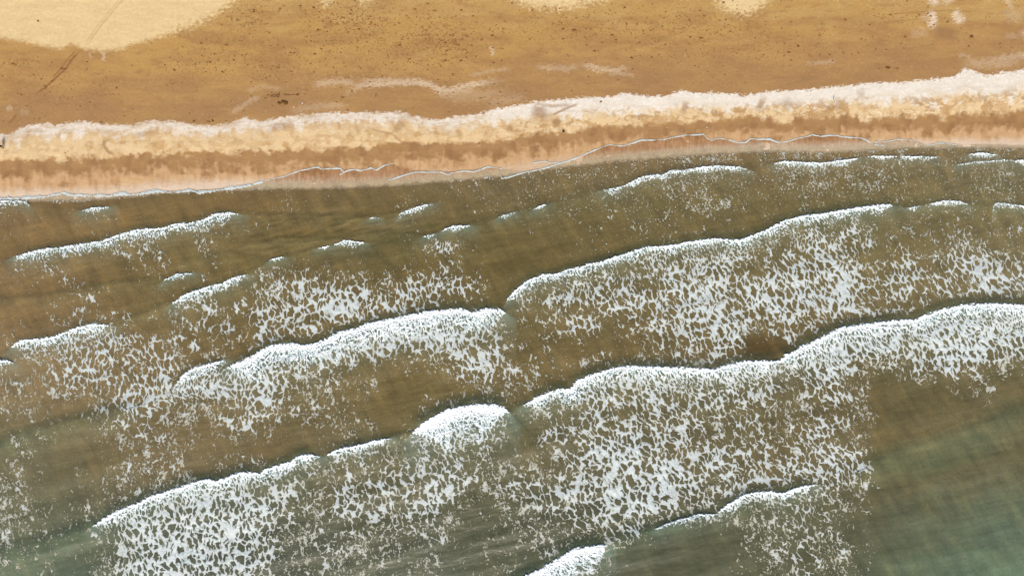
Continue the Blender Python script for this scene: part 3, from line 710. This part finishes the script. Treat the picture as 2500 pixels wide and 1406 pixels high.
SWASH = [([(-60,486),(0,485),(64,484),(113,480),(138,475),(154,470),(170,476),(205,477),(271,478),(294,475),(340,474),(384,468),(430,468),(468,465),(486,471),(538,463),(589,457),(640,445)],3.6,1.15),
 ([(620,448),(658,439),(697,431),(715,424),(733,417),(752,414),(771,409),(780,410),(786,414),(810,412),(832,412),(840,420)],1.7,.35),([(830,427),(850,417),(868,414),(881,418),(907,411),(920,416),(937,405),(960,400)],1.7,.55),
 ([(948,441),(978,431),(1000,424),(1017,421),(1042,421),(1078,421),(1094,427)],1.6,.35),([(1094,427),(1106,422),(1132,418),(1158,420),(1191,408),(1210,410),(1225,412)],1.7,.5),
 ([(1225,436),(1240,434),(1273,423),(1300,418),(1330,411),(1352,404),(1383,395),(1400,389),(1419,382),(1435,374),(1452,367),(1470,360),(1486,354),(1505,356),(1522,357),(1545,350),(1565,343),(1590,343),(1624,341),(1650,335),(1675,331),(1700,330),(1716,329),(1725,338),(1737,344),(1745,340),(1755,338),(1780,343),(1803,349),(1821,348),(1831,339),(1850,341),(1880,340)],1.7,.5),
 ([(1860,340),(1880,341),(1898,348),(1921,347),(1947,338),(1965,335),(1983,330),(2003,334),(2024,331),(2044,332),(2055,335),(2101,338),(2115,343),(2124,349)],1.7,.35),
 ([(2136,348),(2165,346),(2190,341),(2231,343)],1.0,0),([(2262,355),(2278,353),(2295,349),(2334,354)],1.0,0),([(2136,354),(2156,355)],1.6,.3),([(1300,398),(1330,394),(1345,398),(1375,396)],1.0,.2)]

def lace_mesh(U, V, m, fresh, cid, SU, SV, SZ, v0, st, nu, nv):
    # water height below every foam point
    nS = len(SU)
    fi = np.clip(np.interp(U[0], SU, np.arange(nS)), 0, nS - 1.001); fj = np.clip(np.interp(V[:, 0], SV, np.arange(len(SV))), 0, len(SV) - 1.001)
    ii = fi.astype(int); fx = (fi - ii).astype(np.float32); jj = fj.astype(int); fy = (fj - jj).astype(np.float32)
    R = SZ[:, ii] * (1 - fx) + SZ[:, ii + 1] * fx
    Zw = (R[jj] * (1 - fy)[:, None] + R[jj + 1] * fy[:, None]).astype(np.float32)
    lump = np.clip(m, 0, .5) * (.10 + .55 * np.clip(fresh - .45, 0, 1)) * (1 + .5 * vnoise(U / 3.3, V / 3.3, 311) * (fresh > .6))
    Zf = Zw + .025 + lump
    ins = m > 0
    Nc = nu * nv; Nh = (nu - 1) * nv
    case = (ins[:-1, :-1] * 1 + ins[:-1, 1:] * 2 + ins[1:, 1:] * 4 + ins[1:, :-1] * 8).astype(np.uint8)
    lab = np.maximum(np.maximum(cid[:-1, :-1], cid[:-1, 1:]), np.maximum(cid[1:, 1:], cid[1:, :-1]))
    jj, ii = np.nonzero(case)
    cs = case[jj, ii]; lb = lab[jj, ii]
    a = jj * nu + ii; b = a + 1; d = a + nu; c = d + 1
    eab = Nc + jj * (nu - 1) + ii; edc = Nc + (jj + 1) * (nu - 1) + ii; ead = Nc + Nh + jj * nu + ii; ebc = ead + 1
    V6 = {}
    groups = {}
    for k in range(1, 16):
        s = cs == k
        if not s.any(): continue
        seq = []
        cor = [a, b, c, d]; edg = [eab, ebc, edc, ead]; bit = [1, 2, 4, 8]
        for q in range(4):
            if k & bit[q]: seq.append(cor[q][s])
            if bool(k & bit[q]) != bool(k & bit[(q + 1) % 4]): seq.append(edg[q][s])
        groups[k] = (np.stack(seq[::-1], 1), lb[s])
    zf = Zf.ravel(); mf = m.ravel(); ff = fresh.ravel()
    def vert(ids):
        n = len(ids); co = np.zeros((n, 3), np.float32); th = np.zeros(n, np.float32); fr = np.zeros(n, np.float32)
        isC = ids < Nc; isH = (ids >= Nc) & (ids < Nc + Nh); isV = ids >= Nc + Nh
        p0 = ids.copy(); p1 = ids.copy()
        h = ids[isH] - Nc; j = h // (nu - 1); i = h % (nu - 1); p0[isH] = j * nu + i; p1[isH] = j * nu + i + 1
        w = ids[isV] - Nc - Nh; p0[isV] = w; p1[isV] = w + nu
        m0 = mf[p0]; m1 = mf[p1]; den = np.where(np.abs(m0 - m1) < 1e-9, 1e-9, m0 - m1)
        t = np.where(isC, 0, np.clip(m0 / den, .02, .98)).astype(np.float32)
        def xy(p): return (p % nu) * st + U0, (p // nu) * st + v0
        x0, y0 = xy(p0); x1, y1 = xy(p1)
        x = x0 + (x1 - x0) * t; y = y0 + (y1 - y0) * t
        zz = zf[p0] * (1 - t) + zf[p1] * t
        co[:, 0] = (x - UC) * S; co[:, 1] = -(y - VC) * S; co[:, 2] = zz
        th = np.where(isC, mf[p0], 0); fr = ff[p0] * (1 - t) + ff[p1] * t
        return co, th.astype(np.float32), fr.astype(np.float32)
    remap = np.zeros(Nc + Nh + nu * (nv - 1) + nu, np.int32)
    for L in range(-1, len(CR)):
        loops = []; tot = []
        for k, (F, l) in groups.items():
            s = l == L
            if s.any(): loops.append(F[s].ravel()); tot.append(np.full(int(s.sum()), F.shape[1]))
        if not loops: continue
        loops = np.concatenate(loops); tot = np.concatenate(tot)
        ids = np.unique(loops); remap[ids] = np.arange(len(ids))
        co, th, fr = vert(ids)
        starts = np.concatenate([[0], np.cumsum(tot)[:-1]])
        if L < 0:
            o = mesh_np('sea_foam', co, starts, tot, remap[loops], MAT['foam'], dict(thick=th, fresh=fr))
            tag(o, 'lacy white net of old foam drifting on the shallow water behind the crests', 'foam', kind='stuff')
        else:
            o = mesh_np('breaking_wave', co, starts, tot, remap[loops], MAT['foam'], dict(thick=th, fresh=fr))
            tag(o, CR[L]['l'], 'wave', 'breaking wave crests rolling towards the beach')
# ------------------------------------------------------------------ things on the sand
def lump_bm(rx, ry, rz, seed, sub=2, rough=.35, strands=0):
    """an irregular tangled clump, optionally with trailing strands"""
    bm = bmesh.new(); bmesh.ops.create_icosphere(bm, subdivisions=sub + 1, radius=1.0)
    rnd = random.Random(seed); ph = [rnd.uniform(0, 6.28) for _ in range(8)]
    for v in bm.verts:
        a = math.atan2(v.co.y, v.co.x)
        r = 1 + rough * (.5 * math.sin(2 * a + ph[0]) + .35 * math.sin(3 * a + ph[1]) + .3 * math.sin(5 * a + ph[2]) + .2 * math.sin(9 * a + 4 * v.co.z + ph[3])) + rnd.uniform(-.09, .09)
        z = max(v.co.z, -.25) * (1 + .4 * math.sin(6 * v.co.x + ph[4]) * math.sin(5 * v.co.y + ph[5]))
        v.co = Vector((v.co.x * r * rx, v.co.y * r * ry, z * rz))
    for s in range(strands):
        a = rnd.uniform(0, 6.28); L = rnd.uniform(.5, 1.3) * max(rx, ry); w = rnd.uniform(.018, .035)
        p = Vector((math.cos(a) * rx * .7, math.sin(a) * ry * .7, .02)); dirv = a + rnd.uniform(-.6, .6); prev = None
        for k in range(7):
            ww = w * (1 - k / 8)
            n = Vector((-math.sin(dirv), math.cos(dirv), 0))
            ring = [bm.verts.new(p + n * ww), bm.verts.new(p + Vector((0, 0, ww * 1.3))), bm.verts.new(p - n * ww)]
            if prev:
                for q in range(2): bm.faces.new((prev[q], prev[q + 1], ring[q + 1], ring[q]))
            prev = ring; dirv += rnd.uniform(-.5, .5); p = p + Vector((math.cos(dirv), math.sin(dirv), 0)) * (L / 6)
    bmesh.ops.recalc_face_normals(bm, faces=bm.faces)
    return bm

CLUMPS = [(699,254,.62,.40,.22,'largest dark weed clump, olive brown, right of its smaller dark neighbour below the scratched writing',8),
 (685.5,255,.33,.25,.2,'small blackish wedge of weed just left of the largest clump, below the scratched writing',4),
 (107,60,.20,.17,.12,'single dark round clump alone on the pale dry sand at upper left',2),
 (651,243,.22,.12,.08,'small oval dark clump at the lower left end of the scratched writing',1),
 (2363,95,.30,.26,.18,'dark compact clump on the smooth brown sand right of the pale streaks at upper right',5),
 (2162,169,.42,.20,.1,'stringy dark tangle of weed above the white band at right',10),
 (2184,171,.36,.12,.07,'thin trailing weed just right of the stringy dark tangle',8),
 (512,300,.34,.18,.12,'dark clump touching the upper edge of the pale band, left of centre',5),
 (523,297,.24,.16,.1,'smaller clump right beside the one touching the edge of the pale band',4),
 (251,302,.30,.18,.1,'brown clump lying in the gap of the white sand edge at left',5),
 (840.5,242,.21,.19,.12,'round dark clump at the lower end of the slanting pale streak, middle of the beach',2),
 (824,252,.20,.14,.08,'small clump at the foot of the slanting pale streak, left of the round one',2),
 (862,226,.18,.20,.08,'small clump on the right flank of the slanting pale streak',2),
 (851,272,.18,.16,.1,'small dark clump above the white band, below the slanting pale streak',3),
 (920,236,.12,.30,.08,'short upright sliver of weed right of the slanting pale streak',2),
 (1400,81,.38,.32,.1,'reddish brown flat patch of weed on open sand right of centre',6),
 (1492,92,.34,.2,.08,'flat brown tuft right of the reddish patch of weed',6),
 (1466,251,.26,.14,.1,'grey brown clump sunk in the white band right of centre',4),
 (2201,96,.26,.16,.09,'small dark clump on the yellowish sand left of the damp oval patch',4),
 (2433,112,.18,.15,.09,'small dark clump on open brown sand near the right edge',3),
 (2304,60,.22,.18,.06,'small flat clump inside the top of the damp oval patch',3),
 (1553,66,.2,.18,.09,'dark spot of weed below the speckled dry sand right of centre',3),
 (1527,66,.2,.15,.09,'dark spot of weed left of its twin below the speckled dry sand',3),
 (163,174,.42,.16,.06,'elongated weed caught in the left wheel rut at upper left',6),
 (118,215,.34,.15,.06,'weed caught at the lower end of the wheel rut at upper left',6),
 (45,162,.6,.14,.06,'long low row of weed near the left edge of the photo',12)]

def clumps():
    for i, (u, v, rx, ry, rz, lab, st) in enumerate(CLUMPS):
        bm = lump_bm(rx, ry, rz, 40 + i, 2, .38, st)
        o = bm_obj('weed_clump', bm, MAT['weed_dark'] if i in (0, 1, 4, 5, 8) else MAT['weed'], None)
        o.location = at(u, v, .0); o.rotation_euler = (0, 0, random.uniform(-.3, .3))
        tag(o, lab, 'seaweed', 'clumps of weed washed up on the beach')

def litter():
    """countless crumbs of weed and castings, one object"""
    rnd = np.random.RandomState(5)
    base = bmesh.new(); bmesh.ops.create_icosphere(base, subdivisions=1, radius=1.0)
    bv = np.array([v.co[:] for v in base.verts], np.float32); bf = np.array([[v.index for v in f.verts] for f in base.faces]); base.free()
    P = []
    for x, y, sx, sy, a in LITTER:
        n = int(a * sx * sy / 7)
        P.append(np.stack([x + rnd.randn(n) * sx * .75, y + rnd.randn(n) * sy * .75], 1))
    n = 2600; uu = rnd.uniform(-140, 2640, n); P.append(np.stack([uu, rnd.uniform(-60, 300, n)], 1))
    P = np.concatenate(P)
    top = polyv(TOP, P[:, 0]); keep = (P[:, 1] < top - 2) & (P[:, 0] > U0 + 5) & (P[:, 0] < U1 - 5) & (P[:, 1] > V0 + 5)
    dry0 = poly_sd(DRY[0], P[:, 0].astype(np.float32), P[:, 1].astype(np.float32)) < 2
    keep &= ~(dry0 & (rnd.rand(len(P)) > .06))
    cl = vnoise(P[:, 0] / 16, P[:, 1] / 11, 401); keep &= cl + rnd.randn(len(P)) * .25 > -.1
    P = P[keep]
    co = []; n = len(P)
    sz = np.exp(rnd.randn(n) * .5) * .066
    for k in range(n):
        s = np.clip(sz[k], .03, .24); a = rnd.uniform(-.5, .5); e = rnd.uniform(.45, 1)
        w = bv * (1 + rnd.uniform(-.3, .3, (len(bv), 1)))
        x = w[:, 0] * s * 1.35; y = w[:, 1] * s * e; z = np.maximum(w[:, 2], -.2) * s * .45
        X, Y, Z = at(P[k, 0], P[k, 1])
        co.append(np.stack([X + x * math.cos(a) - y * math.sin(a), Y + x * math.sin(a) + y * math.cos(a), Z + z], 1))
    co = np.concatenate(co); F = (bf[None] + (np.arange(n) * len(bv))[:, None, None]).reshape(-1, 3)
    o = mesh_np('beach_litter', co, np.arange(len(F)) * 3, np.full(len(F), 3), F.ravel(), MAT['weed'])
    tag(o, 'countless brown crumbs of weed scattered over the damp sand', 'litter', kind='stuff')

SHELLS = [(741.5,255.5,.10,.16,'elongated white shell right of the largest weed clump'),(720.5,264,.09,.10,'white shell below and right of the largest weed clump'),
 (1628,313,.07,.08,'white shell in the brown trough, leftmost of three right of centre'),(1664,319,.06,.07,'tiny white shell in the brown trough, middle of three right of centre'),
 (1725,312,.11,.10,'bright white shell in the brown trough, rightmost of three right of centre'),(1970,286,.10,.09,'pale shell at the lower edge of the white band, left one of a close pair'),
 (1977,287,.09,.08,'pale shell at the lower edge of the white band, right one of a close pair'),(728,372,.09,.08,'white shell on the lower edge of the cream band, left of centre'),(624,380,.07,.07,'tiny white shell at the lower edge of the cream band, leftmost of all shells')]
def shells():
    for i, (u, v, rx, ry, lab) in enumerate(SHELLS):
        bm = bmesh.new(); nseg = 20; nr = 6; rows = []
        for r in range(nr + 1):
            row = []
            for q in range(nseg):
                a = math.pi * 2 * q / nseg; f = r / nr
                rib = 1 + .05 * math.cos(a * 10) * f
                x = math.cos(a) * f * rib; y = math.sin(a) * f * rib * (1 - .15 * math.cos(a)) + .1
                row.append(bm.verts.new((x * rx, y * ry, (1 - f * f) * .45 * min(rx, ry) + .01)))
            rows.append(row)
        for r in range(nr):
            for q in range(nseg):
                bm.faces.new((rows[r][q], rows[r + 1][q], rows[r + 1][(q + 1) % nseg], rows[r][(q + 1) % nseg]))
        bmesh.ops.remove_doubles(bm, verts=bm.verts, dist=1e-5)
        bmesh.ops.recalc_face_normals(bm, faces=bm.faces)
        o = bm_obj('shell', bm, MAT['shell']); o.location = at(u, v, .01); o.rotation_euler = (0, 0, i * 1.3)
        tag(o, lab, 'shell', 'white shells on the beach')

def writing():
    """letters scratched into the damp sand with a stick, to be read from the dune side"""
    c = lambda x, y: (640 + x / 20.08, 215 + y / 20.08)
    ell = [c(660 + 72 * math.cos(a * math.pi / 8), 437 + 58 * math.sin(a * math.pi / 8)) for a in range(17)]
    SK = [([c(942,268), c(918,300), c(912,360), c(905,430), c(900,505)], 1.1), ([c(905,500), c(850,508), c(800,497), c(770,488), c(790,450), c(835,415), c(905,400)], 1.0), ([c(905,400), c(860,398), c(825,385), c(800,365), c(778,345)], 1.0),
      (ell, .95), ([c(548,400), c(562,440), c(550,480), c(510,490), c(465,480)], .7), ([c(545,430), c(500,420), c(455,430)], .6),
      ([c(445,402), c(390,402), c(345,425), c(325,440)], .75), ([c(385,402), c(360,440), c(335,478), c(300,488)], .7),
      ([c(1130,408), c(1180,402), c(1215,395), c(1250,358)], .85), ([c(1240,400), c(1300,405), c(1350,350), c(1385,425)], .6), ([c(1385,410), c(1460,415), c(1530,408), c(1600,392), c(1660,385)], .8), ([c(1280,440), c(1265,455)], .6),
      ([c(1650,370), c(1665,400)], .6), ([c(1720,400), c(1790,420), c(1850,450)], .8), ([c(1765,352), c(1830,368), c(1915,382)], .95), ([c(1700,410), c(1780,400), c(1890,395)], .6)]
    root = empty('sand_writing', at(688, 235)); rnd = random.Random(3); r0 = Vector(root.location)
    tag(root, 'short word scratched upside down in damp brown sand above the largest weed clump', 'writing')
    for nm, part in (('letter', SK[0:3]), ('letter', SK[3:4]), ('letter', SK[4:6]), ('letter', SK[6:8]), ('scribble', SK[8:])):
        furrow(nm, part, rnd, root, r0)

def furrow(nm, part, rnd, root, r0):
    bm = bmesh.new()
    for pts, w in part:
        P = []
        for a, b in zip(pts[:-1], pts[1:]):
            n = max(2, int(math.hypot(b[0] - a[0], b[1] - a[1]) / .5))
            for k in range(n): P.append((a[0] + (b[0] - a[0]) * k / n, a[1] + (b[1] - a[1]) * k / n))
        P.append(pts[-1]); prev = None
        for k, (u, v) in enumerate(P):
            q = P[min(k + 1, len(P) - 1)]; p = P[max(k - 1, 0)]
            d = Vector((q[0] - p[0], -(q[1] - p[1]), 0)).normalized(); n = Vector((-d.y, d.x, 0))
            ww = w * .055 * rnd.uniform(.75, 1.25)
            o = Vector(at(u, v)) - r0
            # a furrow: dark floor between two small thrown-up lips
            ring = [bm.verts.new(o + n * ww * 1.7), bm.verts.new(o + n * ww * 1.15 + Vector((0, 0, .035))), bm.verts.new(o + n * ww * .8 + Vector((0, 0, .012))),
                    bm.verts.new(o - n * ww * .8 + Vector((0, 0, .012))), bm.verts.new(o - n * ww * 1.15 + Vector((0, 0, .035))), bm.verts.new(o - n * ww * 1.7)]
            if prev:
                for s in range(5): bm.faces.new((prev[s], prev[s + 1], ring[s + 1], ring[s]))
            prev = ring
    bmesh.ops.recalc_face_normals(bm, faces=bm.faces)
    bm_obj(nm, bm, MAT['furrow'], root)

# ------------------------------------------------------------------ bodies grown from skeletons
def skin_obj(name, verts, edges, radii, mat, parent=None, root=0, sub=2):
    me = bpy.data.meshes.new(name + '_s'); me.from_pydata(verts, edges, []); o = bpy.data.objects.new(name + '_s', me); COL.objects.link(o)
    sk = o.modifiers.new('k', 'SKIN'); sk.use_smooth_shade = True
    if not me.skin_vertices: me.skin_vertices.new()
    for i, r in enumerate(radii):
        rr = r if isinstance(r, tuple) else (r, r)
        me.skin_vertices[0].data[i].radius = rr
    me.skin_vertices[0].data[root].use_root = True
    if sub: s = o.modifiers.new('s', 'SUBSURF'); s.levels = sub; s.render_levels = sub
    dg = bpy.context.evaluated_depsgraph_get(); dg.update()
    m2 = bpy.data.meshes.new_from_object(o.evaluated_get(dg)); bpy.data.objects.remove(o); bpy.data.meshes.remove(me)
    m2.materials.clear(); m2.materials.append(mat); m2.name = name
    for p in m2.polygons: p.use_smooth = True
    r = bpy.data.objects.new(name, m2); COL.objects.link(r)
    if parent: r.parent = parent
    return r

def person():
    """walker mid-stride, only the legs reach into the photograph"""
    x, y, z = at(13.0, 360.6)
    root = empty('person', (x, y, z), 0.0)
    # walks towards -y (seaward); feet 0.56 m apart
    pel = (0, 0, .93)
    V_ = [pel, (0, -.01, 1.12), (0, -.03, 1.32), (0, -.04, 1.46), (0, -.06, 1.56), (0, -.09, 1.66),         # 0-5 spine, neck, head
          (.09, 0, .90), (.11, -.17, .52), (.12, -.22, .12), (.13, -.33, .04),                                   # 6-9 leg leading
          (-.09, 0, .90), (-.08, .08, .50), (-.09, .25, .14), (-.08, .14, .04),                                 # 10-13 leg trailing
          (.17, -.03, 1.42), (.24, .08, 1.16), (.25, .00, .92), (.25, -.04, .85),                               # 14-17 arm
          (-.17, -.03, 1.42), (-.24, -.12, 1.16), (-.25, -.27, .98), (-.25, -.32, .92)]                         # 18-21 arm
    E_ = [(0,1),(1,2),(2,3),(3,4),(4,5),(0,6),(6,7),(7,8),(8,9),(0,10),(10,11),(11,12),(12,13),(3,14),(14,15),(15,16),(16,17),(3,18),(18,19),(19,20),(20,21)]
    R_ = [(.15,.11),(.13,.10),(.15,.11),(.08,.07),(.055,.055),(.085,.10),.085,.058,.036,.035,.085,.058,.036,.035,.052,.040,.028,.034,.052,.040,.028,.034]
    for h in (17, 21):
        b = V_[h]
        for k, (dx, L) in enumerate(((-.026,.085),(-.009,.095),(.009,.090),(.026,.075))):
            i0 = len(V_); V_.append((b[0] + dx * .7, b[1] - .012, b[2] - .035)); V_.append((b[0] + dx, b[1] - .022, b[2] - .04 - L * .5)); V_.append((b[0] + dx, b[1] - .012, b[2] - .04 - L * .9))
            E_ += [(h, i0), (i0, i0 + 1), (i0 + 1, i0 + 2)]; R_ += [.010, .009, .007]
        i0 = len(V_); V_.append((b[0] + (.0), b[1] - .04, b[2] - .01)); V_.append((b[0], b[1] - .065, b[2] - .045)); E_ += [(h, i0), (i0, i0 + 1)]; R_ += [.011, .008]
    skin_obj('body', V_, E_, R_, MAT['skin'], root, 0, 2)
    g = .016
    def cloth(name, idx, pad, mat):
        mp = {j: i for i, j in enumerate(idx)}
        e = [(mp[a], mp[b]) for a, b in E_ if a in mp and b in mp]
        r = [tuple(q + pad for q in (R_[j] if isinstance(R_[j], tuple) else (R_[j], R_[j]))) for j in idx]
        return skin_obj(name, [V_[j] for j in idx], e, r, mat, root, 0, 2)
    cloth('trousers', [0, 6, 7, 8, 10, 11, 12], .045, MAT['black_cloth'])
    j = cloth('jacket', [1, 0, 2, 3, 14, 15, 16, 18, 19, 20], .026, MAT['black_cloth'])
    for (cx, cy) in ((.125, -.27), (-.085, .19)):
        bm = bmesh.new(); bmesh.ops.create_cube(bm, size=1)
        bmesh.ops.scale(bm, vec=(.105, .29, .085), verts=bm.verts); bmesh.ops.bevel(bm, geom=bm.edges[:], offset=.03, segments=3, affect='EDGES')
        for v in bm.verts:
            if v.co.y < 0: v.co.z -= .02 * (-v.co.y / .14) * (v.co.z > 0); 
            v.co += Vector((cx, cy, .05))
        bm_obj('shoe', bm, MAT['black_cloth'], root)
    bm = bmesh.new(); bmesh.ops.create_uvsphere(bm, u_segments=20, v_segments=14, radius=1)
    for v in bm.verts:
        v.co = Vector((v.co.x * .095, v.co.y * .115 + .012, v.co.z * .10)) + Vector((0, -.085, 1.69))
    dels = [v for v in bm.verts if v.co.y < -.15 and v.co.z < 1.70]
    bmesh.ops.delete(bm, geom=dels, context='VERTS'); bm_obj('hair', bm, MAT['hair'], root)
    # face: nose, eyes, ears and mouth grown onto the head
    for nm, c, s in (('nose', (0, -.19, 1.655), (.012, .018, .022)), ('ear', (.088, -.09, 1.65), (.012, .022, .032)), ('ear', (-.088, -.09, 1.65), (.012, .022, .032)), ('eye', (.03, -.178, 1.675), (.012, .008, .008)), ('eye', (-.03, -.178, 1.675), (.012, .008, .008)), ('mouth', (0, -.18, 1.615), (.024, .008, .006))):
        bm = bmesh.new(); bmesh.ops.create_uvsphere(bm, u_segments=10, v_segments=8, radius=1)
        for v in bm.verts: v.co = Vector((v.co.x * s[0] + c[0], v.co.y * s[1] + c[1], v.co.z * s[2] + c[2]))
        bm_obj(nm, bm, MAT['hair'] if nm == 'eye' else MAT['skin'], root)
    tag(root, 'person in black trousers walking on pale sand, mostly cut off by the left edge', 'person')

def bird(name_label, u, v, rz, scale, mb, mw, mbeak, spread):
    x, y, z = at(u, v); root = empty('bird', (x, y, z), rz); k = scale
    # head points to +y; length about 0.5 m at scale 1
    B = [(0, 0, .20), (0, .09, .23), (0, .17, .29), (0, .21, .33), (0, .25, .335), (0, -.10, .18), (0, -.17, .17)]
    B = [tuple(c * k for c in p) for p in B]
    skin_obj('body', B, [(0, 1), (1, 2), (2, 3), (3, 4), (0, 5), (5, 6)], [tuple(q * k for q in r) for r in ((.078, .075), (.070, .065), (.042, .045), (.042, .042), (.026, .026), (.055, .05), (.028, .02))], mb, root, 0, 2)
    bm = bmesh.new()
    r = bmesh.ops.create_cone(bm, segments=10, radius1=.016 * k, radius2=.002 * k, depth=.07 * k, cap_ends=True)
    bmesh.ops.rotate(bm, cent=(0, 0, 0), matrix=Matrix.Rotation(-math.pi / 2, 3, 'X'), verts=bm.verts); bmesh.ops.translate(bm, vec=(0, .305 * k, .325 * k), verts=bm.verts)
    bm_obj('beak', bm, mbeak, root)
    for s in (-1, 1):
        bm = bmesh.new()                                      # a wing of overlapping long feathers
        for f in range(9):
            t = f / 8; L = (.16 + .15 * t) * k; ang = (-.06 - spread * (1 - t) * .95) ; w = .018 * k
            ox, oy, oz = s * (.062 + spread * .075 * (1 - t)) * k, (.07 - .05 * t) * k, (.245 - .008 * f) * k
            dx, dy = s * math.sin(-ang), -math.cos(ang); nx, ny = -dy, dx
            vs = [bm.verts.new((ox + nx * w * a + dx * L * b, oy + ny * w * a + dy * L * b, oz - .05 * k * b * (1 - spread * .5) + c)) for a, b, c in ((-1, 0, 0), (1, 0, 0), (1.1, .6, 0), (.2, 1, 0), (-.9, .7, 0))]
            bm.faces.new(vs)
        bmesh.ops.solidify(bm, geom=bm.faces[:], thickness=.006 * k)
        bm_obj('wing', bm, mw, root, smooth=False)
        bm = bmesh.new()
        for (p0, p1, rr) in (((s * .03, -.01, .15), (s * .03, .0, .012), .006), ((s * .03, 0, .008), (s * .03, .05, .006), .005), ((s * .03, 0, .008), (s * .055, .04, .006), .005), ((s * .03, 0, .008), (s * .008, .04, .006), .005), ((s * .03, 0, .008), (s * .03, -.03, .006), .005)):
            a = Vector(p0) * k; b = Vector(p1) * k; d = b - a
            q = bmesh.ops.create_cone(bm, segments=8, radius1=rr * k, radius2=rr * k * .8, depth=d.length, cap_ends=True)
            M = Matrix.Translation((a + b) / 2) @ d.to_track_quat('Z', 'Y').to_matrix().to_4x4(); bmesh.ops.transform(bm, matrix=M, verts=q['verts'])
        bm_obj('leg', bm, mbeak, root)
    bm = bmesh.new()
    for f in range(5):
        a = (f - 2) * .13; w = .016 * k; L = .17 * k
        vs = [bm.verts.new((math.sin(a) * L * b + w * c, -.15 * k - math.cos(a) * L * b, (.175 - .02 * b + .002 * f) * k)) for b, c in ((0, -1), (0, 1), (.9, 1.1), (1, 0), (.9, -1.1))]
        bm.faces.new(vs)
    bmesh.ops.solidify(bm, geom=bm.faces[:], thickness=.005 * k)
    bm_obj('tail', bm, mw, root, smooth=False)
    tag(root, name_label, 'bird')
MAT = dict(sand=sand_material(), water=water_material(), foam=foam_material(),
    weed=plain('weed', (150, 106, 56), .8, .25, 9), weed_dark=plain('dark_weed', (118, 78, 30), .75, .3, 7), shell=plain('shell', (250, 246, 238), .5, .05, 30),
    furrow=plain('damp_furrow', (126, 84, 42), .85, .15, 12), skin=plain('skin', (205, 160, 130), .6, .05, 10), black_cloth=plain('black_cloth', (26, 22, 22), .85, .2, 30),
    hair=plain('dark_hair', (50, 38, 30), .6, .2, 40), black_feather=plain('black_feather', (34, 26, 20), .5, .2, 30), grey_feather=plain('grey_feather', (96, 94, 90), .6, .1, 20), white_feather=plain('white_feather', (228, 226, 222), .7, .05, 20), dark_beak=plain('dark_horn', (40, 34, 28), .5, .1, 30))
BEACH = beach()
SU, SV, SZ = sea()
build_foam(SU, SV, SZ)
clumps(); litter(); shells(); writing(); person()
bird('black bird with half spread wings at the foot of the white band', 1374.5, 322.5, math.radians(62), 1.15, MAT['black_feather'], MAT['black_feather'], MAT['dark_beak'], .75)
bird('slim grey and white bird with dark wing tips standing on the white band at right', 2032, 244.5, math.radians(8), 1.3, MAT['white_feather'], MAT['grey_feather'], MAT['dark_beak'], .05)
